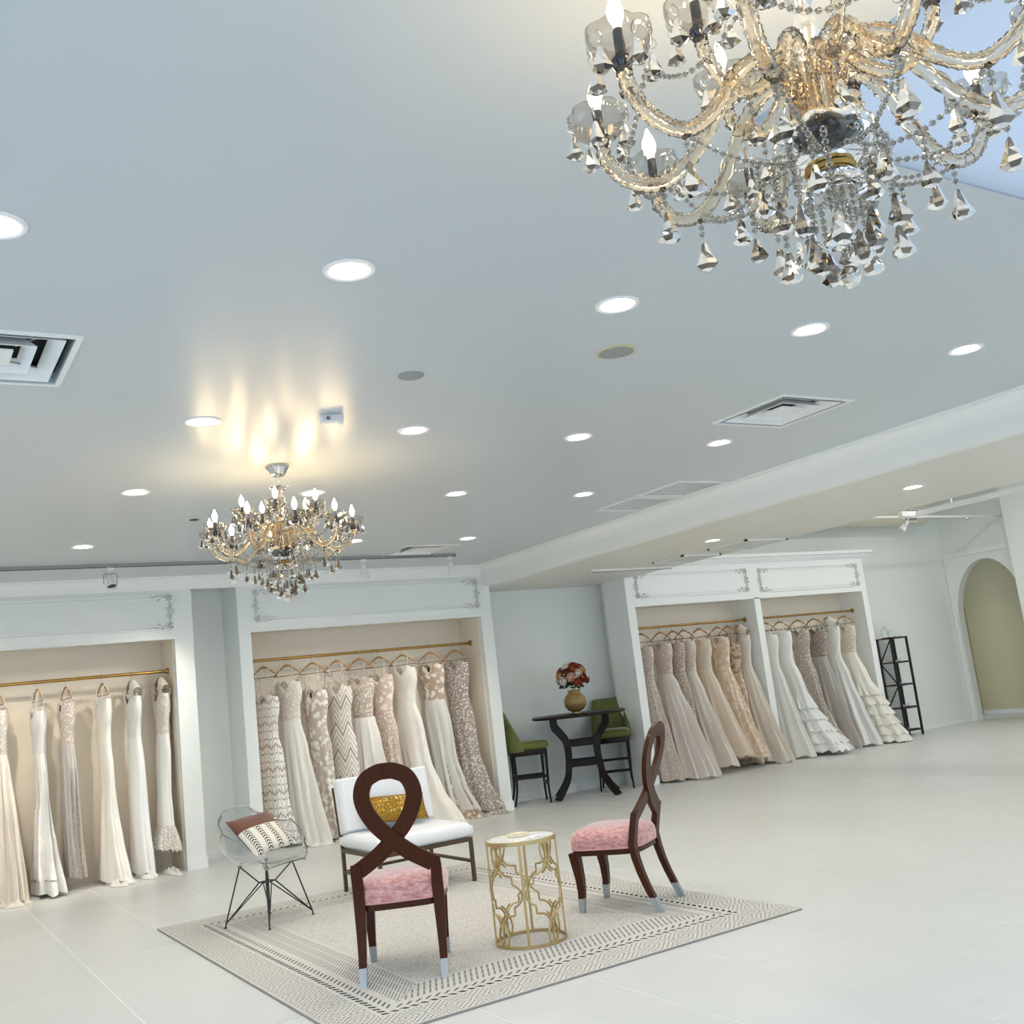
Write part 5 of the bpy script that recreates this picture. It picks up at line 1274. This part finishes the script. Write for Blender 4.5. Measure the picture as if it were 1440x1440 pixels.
spots = [(LV[3], ((-.10, 0, 'tall', 0), (.09, .03, 'low', 1))), (LV[2], ((-.08, .02, 'pointed', 2), (.10, 0, 'rounded', 0))), (LV[1], ((-.06, 0, 'broad', 1), (.10, .02, 'small', 2))), (LV[0], ((-.07, .0, 'plain', 0), (.09, .0, 'jewelled', 1)))]
nm = ['top open shelf', 'second open shelf', 'third open shelf', 'lowest shelf']
for r0, (z, lst) in enumerate(spots):
    for (xx, yy, adj, k) in lst:
        t_ = thing('tiara', f'{adj} rhinestone tiara on the {nm[r0]} of the black display shelf', 'tiara', ((sxa + sxb) / 2 + xx, (sya + syb) / 2 + yy + .03, z + .001), .2 * k, 'tiaras on the display shelf')
        link('band', tm[k], t_); MB().lathe([(.0, .0), (.030, .0), (.030, .012), (.0, .014)], 16).build('cushion', M_WHITEFAB, t_, True, (0, -.01, .0))
for k, (xx, hh, lb) in enumerate(((-.14, .19, 'taller clear glass cloche on top of the black display shelf'), (.0, .13, 'smaller clear glass cloche on top of the black display shelf'))):
    t_ = thing('glass_cloche', lb, 'cloche', ((sxa + sxb) / 2 + xx, (sya + syb) / 2, SH))
    r1 = .055; MB().lathe([(.0, 0), (r1 + .008, 0), (r1 + .008, .010), (.0, .012)], 24).build('base', M_SHELFWOOD, t_, True)
    pr = [(r1, .012), (r1, hh * .55), (r1 * .8, hh * .80), (r1 * .35, hh * .95), (0, hh)]
    MB().lathe(pr + [(max(0, p[0] - .003), p[1] - (.003 if i < len(pr) - 1 else .004)) for i, p in reversed(list(enumerate(pr)))][:-1] + [(r1 - .003, .012), (r1, .012)], 28, caps=False).build('dome', glass('cloche_glass', (.96, .97, .97)), t_, True)
    MB().ellipsoid((0, 0, hh + .008), .008, .008, .008, 8, 6).build('knob', M_CHROME, t_, True)
t_ = thing('tiara', 'sparkling rhinestone tiara beside the cloches on top of the shelf', 'tiara', ((sxa + sxb) / 2 + .135, (sya + syb) / 2, SH + .001), 0, 'tiaras on the display shelf'); link('band', tm[1], t_)
MB().lathe([(.0, .0), (.030, .0), (.030, .012), (.0, .014)], 16).build('cushion', M_WHITEFAB, t_, True, (0, -.01, 0))

# ------------------------------------------------------------------ fixtures over the far sales floor
M_DUCT = plain('cream_duct_paint', rgb(216, 210, 190), .5, .03)
d = thing('air_duct', 'round cream air duct along the top of the far wall', 'duct', (0, 11.12, 3.66))
MB().tube([(9.2, 0, 0), (15.3, 0, 0)], .24, 28).build('pipe', M_DUCT, d, True)
MB().ellipsoid((15.3, 0, 0), .35, .24, .24, 28, 12).build('end_cap', M_DUCT, d, True)
for x in (10.6, 12.4, 14.2): MB().tube([(x, 0, 0), (x + .05, 0, 0)], .247, 28).build('seam_band', M_DUCT, d, True)
Rg = Matrix.Translation((14.9, -.235, -.10)) @ Matrix.Rotation(math.radians(22), 4, 'X')
m = MB()
for (a, b, c_, e) in ((-.13, .13, -.11, -.09), (-.13, .13, .09, .11), (-.13, -.11, -.09, .09), (.11, .13, -.09, .09)): m.box(a, b, -.02, .0, c_, e, Rg)
m.build('grille_frame', M_WHITEMET, d)
m = MB().box(-.11, .11, -.006, .0, -.09, .09, Rg); m.build('grille_mesh', M_GREYMET, d)
for k, x in enumerate((10.2, 13.4)):
    MB().bar((x, 0, .23), (x, 0, ZH - 3.66), .012).build('hanger_strap', M_GREYMET, d)
TRZ = 3.26
d = thing('light_track', 'white suspended track over the far sales floor', 'track', (0, 0, TRZ))
MB().box(12.62, 12.69, 3.2, 9.15, -.05, .02).build('rail', M_WHITEMET, d); MB().box(12.30, 12.69, 9.15, 9.22, -.05, .02).build('cross_rail', M_WHITEMET, d)
for y in (4.0, 6.4, 8.6): MB().bar((12.655, y, .02), (12.655, y, ZH - TRZ), .02).build('drop_rod', M_WHITEMET, d)
spot(12.36, 9.185, TRZ - .05, math.radians(40), math.radians(40), 'white spotlight at the end of the suspended track', False, True)
spot(12.655, 7.2, TRZ - .05, math.radians(-30), math.radians(50), 'white spotlight midway along the suspended track', aim=(15.5, 11.0, 1.2), power=40)
spot(12.655, 6.2, TRZ - .05, math.radians(20), math.radians(-50), 'white spotlight on the suspended track turned to the gowns', aim=(11.0, 11.2, .9), power=45)
d = thing('sprinkler_pipe', 'thin white sprinkler pipe with a chrome head', 'pipe', (0, 10.2, 3.40))
MB().tube([(12.9, 0, 0), (XR, 0, 0)], .018, 10).build('pipe', M_WHITEMET, d, True)
MB().lathe([(.0, -.07), (.028, -.066), (.012, -.05), (.014, -.02), (.0, .0)], 14, Matrix.Translation((15.35, 0, 0))).build('sprinkler_head', M_CHROME, d, True)

# unseen disc lamps added at the high ceiling to brighten the far sales floor
for x in (10.4, 13.4):
    for y in (1.5, 5.0, 8.5):
        l = bpy.data.lights.new('added_unseen_lamp', 'AREA'); l.shape = 'DISK'; l.size = .35; l.energy = 11 if x < 12 else 30; l.color = (1, .95, .87)
        o = bpy.data.objects.new('added_unseen_lamp', l); COL.objects.link(o); o.location = (x, y, ZH - .02)
